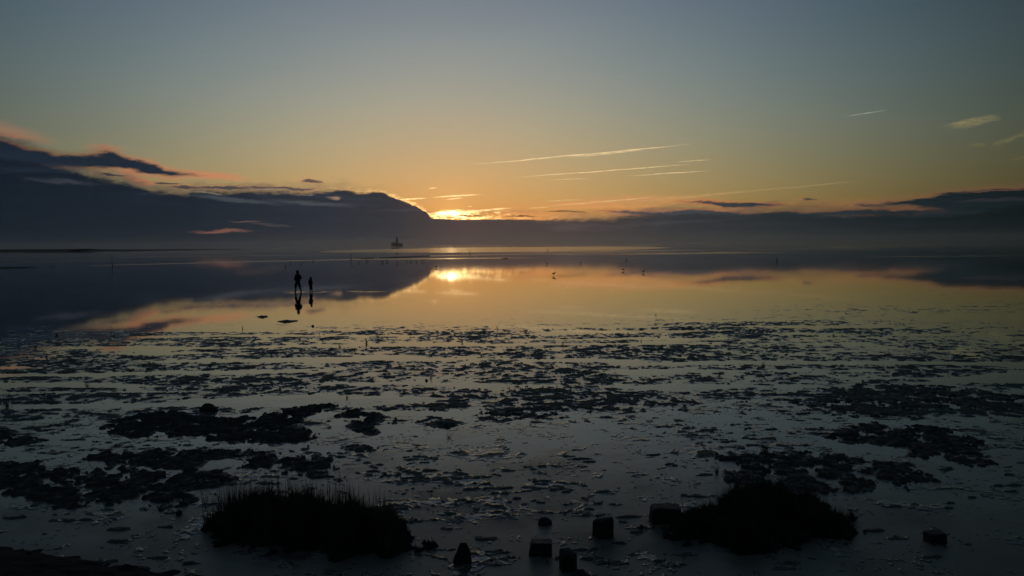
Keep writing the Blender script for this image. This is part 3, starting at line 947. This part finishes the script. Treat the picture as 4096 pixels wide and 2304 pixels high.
# ------------------------------------------------------------------ grass
def blades(base, length, lean, width, seed, bend=.35, segs=4):
    """many tapered, bending blades as arrays; base (n,3)"""
    r = np.random.default_rng(seed)
    n = len(base)
    a = r.uniform(0, 2 * np.pi, n)
    dirx, diry = np.cos(a), np.sin(a)
    face = r.uniform(0, np.pi, n)
    fx, fy = np.cos(face), np.sin(face)
    V_, F_ = [], []
    per = 2 * segs + 1
    out = np.zeros((n, per, 3))
    for j in range(segs + 1):
        t_ = j / segs
        off = lean * length * (t_ + bend * t_ * t_)
        px_, py_ = base[:, 0] + dirx * off, base[:, 1] + diry * off
        pz = base[:, 2] + length * t_ * (1 - .12 * t_ * np.minimum(lean * 2, 1))
        w_ = width * (1 - t_) ** .7 * .5
        if j < segs:
            out[:, 2 * j] = np.stack([px_ - fx * w_, py_ - fy * w_, pz], -1)
            out[:, 2 * j + 1] = np.stack([px_ + fx * w_, py_ + fy * w_, pz], -1)
        else:
            out[:, 2 * j] = np.stack([px_, py_, pz], -1)
    tri = []
    for j in range(segs - 1):
        a_, b_, c_, d_ = 2 * j, 2 * j + 1, 2 * j + 2, 2 * j + 3
        tri += [(a_, b_, d_), (a_, d_, c_)]
    tri.append((2 * segs - 2, 2 * segs - 1, 2 * segs))
    tri = np.array(tri)
    faces = (np.arange(n)[:, None, None] * per + tri[None]).reshape(-1, 3)
    return out.reshape(-1, 3), faces


def tussock(outline, label, dens, hgt, mound, stalks, seed, name='cordgrass_tussock', tall=None, parts=True):
    poly = [tuple(ground(x, y).xy) for x, y in outline]
    xs, ys = np.array([p[0] for p in poly]), np.array([p[1] for p in poly])
    ox, oy = xs.mean(), ys.mean()
    root = empty(name, (ox, oy, 0))
    r = np.random.default_rng(seed)
    GX, GY = np.meshgrid(np.arange(xs.min() - .2, xs.max() + .2, .03), np.arange(ys.min() - .2, ys.max() + .2, .03))
    s = poly_sdf(GX, GY, poly) + .9 * fbm(GX * 2.2, GY * 2.2, 5, .65, seed)
    z = mound * (1 - np.exp(-np.maximum(s, 0) / .16)) * (1 + 2.2 * fbm(GX * 4, GY * 4, 4, .6, seed + 1)) + .02 * fbm(GX * 14, GY * 14, 2, .5, 3)
    z = np.where(s > 0, np.maximum(z, .004), -.02)
    vid = np.arange(z.size).reshape(z.shape)
    q = np.stack([vid[:-1, :-1], vid[:-1, 1:], vid[1:, 1:], vid[1:, :-1]], -1).reshape(-1, 4)
    q = q[(z.ravel()[q] > 0).any(1)]
    u, inv = np.unique(q, return_inverse=True)
    mesh_np('root_mound', np.stack([GX.ravel() - ox, GY.ravel() - oy, z.ravel()], -1)[u], inv.reshape(-1, 4), M['root'], root)
    inside = np.argwhere(s > .05)

    def pick(n):
        k_ = inside[r.integers(0, len(inside), n)]
        x_ = GX[k_[:, 0], k_[:, 1]] + r.uniform(-.02, .02, n)
        y_ = GY[k_[:, 0], k_[:, 1]] + r.uniform(-.02, .02, n)
        return x_, y_, z[k_[:, 0], k_[:, 1]], s[k_[:, 0], k_[:, 1]]
    x_, y_, z_, s_ = pick(dens)
    edge_ = np.clip(s_ / .3, .6, 1)
    if tall is not None:
        edge_ = edge_ * tall(x_, y_)
    clump = np.clip(.82 + 3.2 * fbm(x_ * 2.4, y_ * 2.4, 4, .6, seed + 5), .35, 1.5)
    ln = hgt * edge_ * clump * r.uniform(.55, 1.1, dens)
    v, f = blades(np.stack([x_ - ox, y_ - oy, z_ - .01], -1), ln, r.gamma(1.6, .16, dens) + (1 - np.clip(s_ / .3, .2, 1)) * .7, r.uniform(.006, .012, dens), seed + 2)
    tag(mesh_np('blades', v, f, M['grass'], root), 'dense mass of grass blades', kind='stuff')
    if stalks:
        x_, y_, z_, s_ = pick(stalks)
        ln = hgt * (1.0 + 1.5 * r.beta(1.1, 2.2, stalks)) * np.clip(.9 + 3.0 * fbm(x_ * 3, y_ * 3, 3, .6, seed + 8), .5, 1.3) * (1 if tall is None else tall(x_, y_))
        v, f = blades(np.stack([x_ - ox, y_ - oy, z_ - .01], -1), ln, r.gamma(1.5, .06, stalks), r.uniform(.005, .012, stalks), seed + 3, 0.1)
        tag(mesh_np('seed_stalks', v, f, M['stalk'], root), 'thin upright seed stalks above the blades', kind='stuff')
    return tag(root, label, 'grass', 'large cordgrass tussocks')


tussock([(838, 2110), (835, 2150), (900, 2185), (1050, 2196), (1200, 2200), (1330, 2222), (1450, 2232), (1560, 2225), (1640, 2215), (1700, 2196), (1660, 2160), (1590, 2120),
         (1560, 2090), (1490, 2058), (1400, 2046), (1250, 2040), (1100, 2040), (960, 2044), (880, 2060)],
        'large dark cordgrass tussock bristling with thin upright stalks, left of the stones', 17000, .255, .12, 2000, 101,
        tall=lambda x, y: np.interp(x / y, [(1490 - 2048) / F, (1560 - 2048) / F, (1660 - 2048) / F], [1, .6, .22]))
tussock([(2860, 2060), (2840, 2130), (2880, 2190), (2960, 2220), (3060, 2215), (3160, 2180), (3280, 2160), (3400, 2152), (3440, 2130), (3400, 2080), (3320, 2040), (3220, 2005), (3120, 1985), (3000, 1980), (2900, 1992), (2870, 2020)],
        'large dark bushy cordgrass tussock right of the square block', 19000, .255, .10, 200, 202,
        tall=lambda x, y: np.interp(x / y, [(2850 - 2048) / F, (3000 - 2048) / F, (3200 - 2048) / F, (3430 - 2048) / F], [.85, 1.05, 1, .6]))
tussock([(2700, 2120), (2715, 2080), (2770, 2062), (2850, 2072), (2862, 2120), (2830, 2160), (2740, 2165)],
        'small grass-topped mound squeezed between the square block and the bushy tussock', 2600, .13, .16, 30, 303)


def sprig(px, py, h_px, n, spread, label, seed):
    g = ground(px, py)
    mpp = math.hypot(g.x, g.y) / F
    h = h_px * mpp
    r = np.random.default_rng(seed)
    n = int(n * 1.4)
    root = empty('grass_sprig', (g.x, g.y, 0))
    b = np.stack([r.normal(0, h * .10 * spread, n), r.normal(0, h * .10 * spread, n), np.full(n, -.01)], -1)
    v, f = blades(b, h * r.uniform(.5, 1.05, n), r.uniform(.08, .62, n) * (.5 + .5 * spread), np.full(n, max(.006, 1.5 * mpp)) * r.uniform(.6, 1.1, n), seed, .4)
    mesh_np('blades', v, f, M['grass'], root)
    k_ = 10
    a = np.linspace(0, 2 * np.pi, k_, endpoint=False)
    w = h * .16 * spread * r.uniform(.8, 1.3, k_)
    vs = [(0, 0, .02)] + [(math.cos(t_) * w_, math.sin(t_) * w_, -.01) for t_, w_ in zip(a, w)]
    mesh_np('root_clump', vs, [(0, 1 + j, 1 + (j + 1) % k_) for j in range(k_)], M['root'], root)
    return tag(root, label, 'grass', 'small grass sprigs on the flats')


for k_, (x, y, h, n, sp, lab) in enumerate((
        (1796, 1752, 34, 14, 1.0, 'lone reed sprig standing in clear water below the small mud lump'),
        (1722, 1514, 30, 12, .8, 'tuft of thin grass beside the tiny stone in the clear channel'),
        (2282, 1568, 36, 16, .7, 'tallest reed sprig of mid-flat, just right of a small weed knot'),
        (2228, 1552, 20, 8, 1.2, 'small weed knot just left of the tallest reed sprig'),
        (1466, 1374, 26, 20, .8, 'bushy grass tuft, top of the three in a row on the upper flats'),
        (1416, 1402, 22, 22, 1.8, 'spreading grass tuft, middle of the three on the upper flats'),
        (1358, 1390, 24, 16, .9, 'narrow grass tuft, left of the three on the upper flats'),
        (1285, 1408, 14, 8, .9, 'short grass tuft left of the narrow one on the upper flats'),
        (886, 1402, 26, 16, 1.4, 'loose grass tuft in the middle of the left upper flats'),
        (590, 1478, 30, 14, 1.1, 'bent grass tuft on a small mud rise of the left flats'),
        (228, 1342, 16, 12, 1.2, 'dim grass tuft under the far cloud reflection at left'),
        (456, 1346, 20, 8, .7, 'thin dim sprig on the left, below the pink reflection'),
        (143, 1392, 14, 12, 1.1, 'dim round grass tuft near the left edge'),
        (186, 1432, 22, 8, .8, 'thin dim sprig below the round tuft near the left edge'),
        (1200, 1358, 22, 10, .7, 'thin upright sprig at the top of the left flats, below the walkers'),
        (970, 1316, 16, 7, .6, 'tiny sprig at the far fringe left of the flat mud humps'),
        (1278, 1336, 10, 5, .5, 'tiny sprig at the far fringe right of the flat mud humps'),
        (1243, 1470, 18, 7, .5, 'thin single sprig with reflection in the left-centre flats'),
        (1848, 1370, 22, 10, .8, 'tuft with a mud streak in the centre of the upper flats'),
        (1925, 1426, 14, 14, 1.3, 'low round tuft in the centre flats'),
        (1990, 1315, 12, 6, .9, 'tiny sprig at the far fringe in the sun\'s glow'),
        (2250, 1382, 20, 10, .9, 'tuft of upright blades right of the glow on the upper flats'),
        (2565, 1366, 14, 6, .9, 'short sprig on the right of the upper flats'),
        (2622, 1260, 12, 6, 1.5, 'spindly sprig standing out on the open mirror at right'),
        (3334, 1344, 14, 8, .8, 'small dark sprig on the far right flats'),
        (3052, 1466, 30, 9, .6, 'tall thin sprig on the right flats'),
        (3046, 1524, 18, 7, .8, 'thin sprig just below the tall one on the right flats'),
        (350, 1544, 22, 14, 1.3, 'grass tuft on a dark mud patch at left'),
        (172, 1582, 26, 14, 1.3, 'ragged tuft on the dark mud patch near the left edge'),
        (30, 1625, 50, 18, 1.0, 'dim clump at the left edge above the smooth mud tongue'),
        (836, 1808, 36, 26, 2.0, 'spiky grass tuft on the far rim of the largest mud bank'),
        (905, 1806, 30, 14, 1.6, 'second spiky tuft on the far rim of the largest mud bank'),
        (150, 1864, 26, 18, 1.6, 'low tuft on the clotted bank at the left edge'),
        (250, 1878, 26, 14, 1.5, 'second low tuft on the clotted bank at the left edge'),
        (2362, 1650, 18, 8, .8, 'short sprig at the right tip of the broken mud patch'),
        (3785, 1808, 34, 14, .9, 'dark tuft on the trailing right-hand bank'),
        (2866, 1892, 48, 34, .9, 'upright brush of grass at the left tip of the pitted bank'),
        (3060, 1812, 66, 50, .8, 'tall dark clump on the pitted bank behind the right tussock'),
        (1388, 1592, 22, 10, .9, 'small tuft above the curved mud lump'),
        (1985, 1592, 18, 8, .8, 'small tuft above the broken mud patch'))):
    sprig(x, y, h, n, sp, lab, 400 + k_)


# ------------------------------------------------------------------ stakes in the water
def stake(px, top_y, base_y, label, r_=.045, lean=0.0):
    g = ground(px, base_y)
    h = (base_y - top_y) * math.hypot(g.x, g.y) / F
    root = empty('stake', (g.x, g.y, 0))
    bm = bmesh.new()
    prev = None
    n = 8
    for j, (z_, s_) in enumerate(((-.5, 1.1), (0, 1.1), (h * .3, 1.0), (h * .7, .95), (h * .97, .85), (h, .55))):
        ring = [bm.verts.new((math.cos(2 * math.pi * k_ / n) * r_ * s_ + lean * z_ + .012 * math.sin(z_ * 5), math.sin(2 * math.pi * k_ / n) * r_ * s_, z_)) for k_ in range(n)]
        if prev:
            for k_ in range(n):
                bm.faces.new((prev[k_], prev[(k_ + 1) % n], ring[(k_ + 1) % n], ring[k_]))
        prev = ring
    bm.faces.new(prev)
    me = bpy.data.meshes.new('pole')
    bm.to_mesh(me)
    bm.free()
    me.materials.append(M['wood'])
    o = bpy.data.objects.new('pole', me)
    COL.objects.link(o)
    o.parent = root
    # a collar of weed where the tide reaches
    k_ = 14
    a = np.linspace(0, 2 * np.pi, k_, endpoint=False)
    vs, fs = [], []
    for j, (z_, q_) in enumerate(((-.05, 1.9), (h * .12, 1.7), (h * .25, 1.15))):
        vs += [(math.cos(t_) * r_ * q_ * (1 + .2 * math.sin(5 * t_ + j)) + lean * z_, math.sin(t_) * r_ * q_, z_) for t_ in a]
    for j in range(2):
        fs += [(j * k_ + i, j * k_ + (i + 1) % k_, (j + 1) * k_ + (i + 1) % k_, (j + 1) * k_ + i) for i in range(k_)]
    mesh_np('weed_collar', vs, fs, M['root'], root)
    return tag(root, label, 'stake', 'wooden stakes in the water')


stake(449, 1024, 1063, 'nearest wooden stake, alone in dark water on the left', .045, .01)
stake(1404, 1010, 1037, 'second wooden stake, at the end of the thin mud bars', .07)
stake(1880, 998, 1017, 'third wooden stake, in the golden glare below the sun', .07)
stake(2191, 994, 1004, 'short stake far out, right of the golden band', .08)
stake(3108, 1030, 1046, 'faint stake alone in the dark water at right', .06)
stake(2505, 1031, 1042, 'faint stub of a stake between the two right-hand birds and the cloud reflection', .05)


# ------------------------------------------------------------------ birds
def bird_mesh(pose):
    bm = bmesh.new()

    def ball(c_, r_, s_=(1, 1, 1)):
        m_ = Matrix.Translation(c_) @ Matrix.Diagonal((*[v * r_ for v in s_], 1))
        bmesh.ops.create_icosphere(bm, subdivisions=2, radius=1, matrix=m_)

    def limb(a, b, ra, rb):
        a, b = Vector(a), Vector(b)
        d = b - a
        m_ = Matrix.Translation((a + b) / 2) @ d.to_track_quat('Z', 'Y').to_matrix().to_4x4()
        bmesh.ops.create_cone(bm, cap_ends=True, segments=7, radius1=ra, radius2=rb, depth=d.length, matrix=m_)
    leg = .16
    ball((0, 0, leg + .08), .085, (1.7, .85, .9))
    limb((-.10, 0, leg + .08), (-.22, 0, leg + .05), .06, .015)          # tail
    if pose == 'up':
        limb((.10, 0, leg + .10), (.17, 0, leg + .20), .05, .032)
        ball((.175, 0, leg + .225), .042, (1.2, .9, .95))
        limb((.21, 0, leg + .222), (.29, 0, leg + .205), .013, .004)
    else:
        limb((.10, 0, leg + .08), (.21, 0, leg - .01), .05, .032)
        ball((.215, 0, leg - .02), .042, (1.2, .9, .95))
        limb((.24, 0, leg - .03), (.29, 0, leg - .10), .013, .004)
    for s_ in (-1, 1):
        limb((.0 + .02 * s_, .03 * s_, leg + .02), (.01 + .05 * s_, .03 * s_, -.03), .012, .008)
    me = bpy.data.meshes.new('shorebird')
    bm.to_mesh(me)
    bm.free()
    me.polygons.foreach_set('use_smooth', np.ones(len(me.polygons), dtype=bool))
    me.materials.append(M['feather'])
    return me


BM = {'up': bird_mesh('up'), 'down': bird_mesh('down')}
BIRDS = [(1142, 1067, 'leftmost shorebird, set apart nearer the walkers'), (1161, 1055, 'shorebird just beyond the leftmost one'), (1207, 1053, 'third shorebird from the left, above the taller walker'),
         (1254, 1046, 'shorebird at the pale ripple line left of the second stake'), (1436, 1052, 'shorebird just right of the second stake\'s reflection'), (1464, 1049, 'near one of a pair right of the second stake'),
         (1472, 1044, 'far one of a pair right of the second stake'), (1527, 1053, 'left bird of the close pair under the longest mud bar'), (1532, 1050, 'right bird of the close pair under the longest mud bar'),
         (1548, 1049, 'shorebird right of the close pair under the longest mud bar'), (1590, 1054, 'shorebird in the gap below the middle of the longest mud bar'), (1627, 1050, 'first of four shorebirds in a line before the glare'),
         (1645, 1048, 'second of four shorebirds in a line before the glare'), (1666, 1051, 'third of four shorebirds in a line before the glare'), (1689, 1046, 'last of four shorebirds in a line before the glare'),
         (1745, 1072, 'shorebird black against the golden reflection of the sun'), (2187, 1058, 'shorebird right of the glare, on the first pale ripple'), (2322, 1056, 'shorebird farther right, on the same pale ripple'),
         (2492, 1084, 'larger dark bird with its reflection at the edge of the orange water'), (2573, 1092, 'dark bird right of the larger one, in the orange water'), (2215, 1103, 'small bird in the orange water below the pale ripples')]
for k_, (x, y, lab) in enumerate(BIRDS):
    g = ground(x, y)
    o = bpy.data.objects.new('shorebird', BM['up' if k_ % 3 else 'down'])
    COL.objects.link(o)
    o.location = (g.x, g.y, 0)
    o.rotation_euler = (0, 0, random.choice((0, math.pi)) + random.uniform(-.5, .5))
    s_ = random.uniform(.9, 1.15)
    o.scale = (s_, s_, s_)
    tag(o, lab, 'bird', 'shorebirds feeding on the flats')


# ------------------------------------------------------------------ people
def skinned(name, verts, edges, radii, mat, parent, sub=2, root_i=0):
    me = bpy.data.meshes.new(name)
    me.from_pydata(verts, edges, [])
    o = bpy.data.objects.new(name, me)
    COL.objects.link(o)
    md = o.modifiers.new('skin', 'SKIN')
    md.use_smooth_shade = True
    sv = me.skin_vertices[0].data if me.skin_vertices else None
    if sv is None:
        bpy.context.view_layer.update()
        bpy.context.view_layer.objects.active = o
        o.select_set(True)
        bpy.ops.object.skin_root_mark  # layer exists once the modifier does
        sv = me.skin_vertices[0].data
    for k_, r_ in enumerate(radii):
        sv[k_].radius = r_ if isinstance(r_, tuple) else (r_, r_)
        sv[k_].use_root = (k_ == root_i)
    ss = o.modifiers.new('sub', 'SUBSURF')
    ss.levels = ss.render_levels = sub
    dg = bpy.context.evaluated_depsgraph_get()
    new = bpy.data.meshes.new_from_object(o.evaluated_get(dg))
    new.polygons.foreach_set('use_smooth', np.ones(len(new.polygons), dtype=bool))
    bpy.data.objects.remove(o)
    new.name = name
    new.materials.clear()
    new.materials.append(M[mat])
    ob = bpy.data.objects.new(name, new)
    COL.objects.link(ob)
    ob.parent = parent
    return ob


def person(px, py, height, facing, label, child=False):
    """faces local +y; built for a height of 1.75 and scaled"""
    g = ground(px, py)
    root = empty('person', (g.x, g.y, -.03), facing)
    k_ = height / 1.75
    root.scale = (k_, k_, k_)
    hb = .10 if child else .03                                   # head bowed forward
    if child:                                                    # standing, looking down, hands in pockets, feet apart
        LF, RF = ((-.10, -.04, .08), (-.10, .02, .50)), ((.10, .10, .08), (.10, .08, .50))
        hs = 1.12
    else:                                                        # mid-stride
        LF, RF = ((-.09, .17, .08), (-.10, .15, .50)), ((.09, -.30, .10), (.10, -.08, .52))
        hs = 1.1
    nk = 1.50 if not child else 1.47
    verts = [(0, 0, .95), (0, 0, 1.12), (0, .01, 1.32), (0, .0, nk - .02), (0, hb * .5, nk + .06), (0, hb + .01, nk + .15 * hs), (0, hb - .01, nk + .23 * hs),     # 0-6 trunk, head
             (-.19, 0, 1.42), (-.31, -.07, 1.17), (-.22, .12, 1.02), (-.17, .16, .97),
             (.19, 0, 1.42), (.31, -.07, 1.17), (.22, .12, 1.02), (.17, .16, .97),
             (-.10, 0, .90), LF[1], LF[0], (LF[0][0] - .01, LF[0][1] + .13, .035), (LF[0][0] - .015, LF[0][1] + .20, .025),
             (.10, 0, .90), RF[1], RF[0], (RF[0][0] + .01, RF[0][1] + .13, .035), (RF[0][0] + .015, RF[0][1] + .20, .025),
             (0, hb + .12, nk + .13 * hs)]                                                                              # nose
    edges = [(0, 1), (1, 2), (2, 3), (3, 4), (4, 5), (5, 6), (2, 7), (7, 8), (8, 9), (9, 10), (2, 11), (11, 12), (12, 13), (13, 14),
             (0, 15), (15, 16), (16, 17), (17, 18), (18, 19), (0, 20), (20, 21), (21, 22), (22, 23), (23, 24), (5, 25)]
    rad = [(.14, .11), (.14, .11), (.15, .11), .06, .065, (.085 * hs, .10 * hs), (.07 * hs, .08 * hs), .065, .045, .035, .04, .065, .045, .035, .04,
           .09, .075, .056, .046, .034, .09, .075, .056, .046, .034, .014]
    skinned('body', verts, edges, rad, 'skin', root)
    # jacket with hood, sleeves ending in the pockets
    hem = .84 if not child else .74
    jv = [(0, 0, hem), (0, 0, 1.0), (0, 0, 1.15), (0, 0, 1.34), (0, -.01, 1.45), (-.20, 0, 1.41), (-.325, -.075, 1.16), (-.215, .13, 1.0), (.20, 0, 1.41), (.325, -.075, 1.16), (.215, .13, 1.0)]
    je = [(0, 1), (1, 2), (2, 3), (3, 4), (3, 5), (5, 6), (6, 7), (3, 8), (8, 9), (9, 10)]
    w = 1.0 if not child else 1.18
    jr = [(.20 * w, .18 * w), (.20 * w, .18 * w), (.19 * w, .17 * w), (.20 * w, .17 * w), (.09, .09), .085, .07, .06, .085, .07, .06]
    skinned('jacket', jv, je, jr, 'jacket_black' if child else 'jacket_navy', root, root_i=2)
    hv = [(0, -.02, nk - .04), (0, hb - .04, nk + .10 * hs), (0, hb - .03, nk + .20 * hs), (0, hb + .01, nk + .255 * hs)]
    skinned('hood', hv, [(0, 1), (1, 2), (2, 3)], [(.11, .11), (.13 * hs, .125 * hs), (.122 * hs, .12 * hs), (.07, .07)], 'jacket_black' if child else 'jacket_navy', root)
    # trousers rolled to the knee
    lk = lambda a, b, t_: tuple(a[i] + (b[i] - a[i]) * t_ for i in range(3))
    tv = [(0, 0, .97), (0, 0, .90), (-.10, 0, .86), LF[1], lk(LF[1], LF[0], .6 if child else .3), (.10, 0, .86), RF[1], lk(RF[1], RF[0], .6 if child else .3)]
    skinned('trousers', tv, [(0, 1), (1, 2), (2, 3), (3, 4), (1, 5), (5, 6), (6, 7)], [(.17, .14), (.17, .145), .13, .105, .100, .13, .105, .100], 'jeans', root)
    for s_ in (-1, 1):
        bm = bmesh.new()
        bmesh.ops.create_icosphere(bm, subdivisions=1, radius=.012)
        me = bpy.data.meshes.new('eye')
        bm.to_mesh(me)
        bm.free()
        me.materials.append(M['eye'])
        e = bpy.data.objects.new('eye', me)
        COL.objects.link(e)
        e.parent = root
        e.location = (.034 * s_, hb + .095 * hs, nk + .155 * hs)
    return tag(root, label, 'person', 'two people wading barefoot')


person(1192, 1169, 1.78, R(58), 'tall person in dark hooded jacket and rolled trousers, striding through the shallow water')
person(1243, 1168, 1.26, R(-42), 'small person in long dark hooded jacket, head bowed, standing in the shallow water', child=True)

# ------------------------------------------------------------------ drilling platform on the horizon
D = 6800.0
pa = azel(1588, 985)[0]
rig = empty('drilling_platform', (D * math.tan(R(pa)), D, 0))


def prism(name, outline, z0, z1, mat, parent, loc=(0, 0, 0), top=1.0):
    n = len(outline)
    vs = [(x, y, z0) for x, y in outline] + [(x * top, y * top, z1) for x, y in outline]
    fs = [tuple(range(n))[::-1], tuple(range(n, 2 * n))] + [(i, (i + 1) % n, n + (i + 1) % n, n + i) for i in range(n)]
    o = mesh_np(name, vs, fs, mat, parent, False)
    o.location = loc
    return o


def rect(w, d): return [(-w / 2, -d / 2), (w / 2, -d / 2), (w / 2, d / 2), (-w / 2, d / 2)]


def ngon(r_, n): return [(r_ * math.cos(2 * math.pi * k_ / n), r_ * math.sin(2 * math.pi * k_ / n)) for k_ in range(n)]


prism('caisson', [(-46, -30), (40, -30), (48, -16), (48, 16), (40, 30), (-46, 30)], -2, 14, M['concrete'], rig)
prism('deck_house', rect(34, 40), 14, 28, M['steel'], rig, (-27, 0, 0), .97)
prism('roof_block', rect(22, 26), 28, 31, M['steel'], rig, (-30, 0, 0), .8)
prism('machine_hall', rect(30, 36), 14, 22, M['steel'], rig, (14, 0, 0), .9)
prism('tank', ngon(8, 14), 14, 20, M['steel'], rig, (36, -6, 0), .92)
prism('tank', ngon(7, 14), 14, 19, M['steel'], rig, (36, 14, 0), .92)
prism('substructure', rect(20, 20), 14, 36, M['steel'], rig, (0, 0, 0), .85)
# lattice derrick: four tapering legs, girts, braces and sheeted bays
dv, df = [], []


def beam(a, b, r_):
    a, b = Vector(a), Vector(b)
    q_ = (b - a).to_track_quat('Z', 'Y').to_matrix()
    i0 = len(dv)
    for p_ in (a, b):
        for sx, sy in ((-1, -1), (1, -1), (1, 1), (-1, 1)):
            dv.append(tuple(p_ + q_ @ Vector((sx * r_, sy * r_, 0))))
    for k_ in range(4):
        df.append((i0 + k_, i0 + (k_ + 1) % 4, i0 + 4 + (k_ + 1) % 4, i0 + 4 + k_))


lv = [(36, 8.6), (46, 7.8), (56, 7.0), (66, 6.2), (74, 5.4)]
for (z0, h0), (z1, h1) in zip(lv, lv[1:]):
    cs = ((-1, -1), (1, -1), (1, 1), (-1, 1))
    for k_ in range(4):
        (ax, ay), (bx, by) = cs[k_], cs[(k_ + 1) % 4]
        beam((ax * h0, ay * h0, z0), (ax * h1, ay * h1, z1), .9)
        beam((ax * h1, ay * h1, z1), (bx * h1, by * h1, z1), .6)
        beam((ax * h0, ay * h0, z0), (bx * h1, by * h1, z1), .5)
        beam((bx * h0, by * h0, z0), (ax * h1, ay * h1, z1), .5)
der = mesh_np('derrick', dv, df, M['steel'], rig, False)
prism('wind_wall', rect(15, 15), 36, 62, M['steel'], der, (0, 0, 0), .88)
prism('crown_block', rect(9, 9), 74, 77, M['steel'], der)
dv, df = [], []
beam((0, 0, 77), (0, 0, 84), .7)
mesh_np('mast', dv, df, M['steel'], der, False)
dv, df = [], []
beam((24, -14, 14), (24, -14, 34), 1.3)
beam((24, -14, 33), (44, -14, 28), .9)
mesh_np('crane', dv, df, M['steel'], rig, False)
tag(rig, 'hazy drilling platform with a tall derrick on the horizon, left of the sun', 'platform')

# ------------------------------------------------------------------ haze over the flats
HZ = 15000.0
hv = [(sx * HZ, sy * HZ, z) for z in (-1.6, 92) for sx, sy in ((-1, -1), (1, -1), (1, 1), (-1, 1))]
hm = bpy.data.materials.new('haze')
hm.use_nodes = True
nt = hm.node_tree
nt.nodes.remove(nt.nodes['Principled BSDF'])
pv = nt.nodes.new('ShaderNodeVolumePrincipled')
pv.inputs['Color'].default_value = (.96, .95, .94, 1)
pv.inputs['Density'].default_value = 2.9e-5
pv.inputs['Anisotropy'].default_value = .74
nt.links.new(pv.outputs[0], nt.nodes['Material Output'].inputs['Volume'])
ho = mesh_np('haze', hv, [(0, 3, 2, 1), (4, 5, 6, 7), (0, 1, 5, 4), (1, 2, 6, 5), (2, 3, 7, 6), (3, 0, 4, 7)], hm, None, False)
tag(ho, kind='stuff')
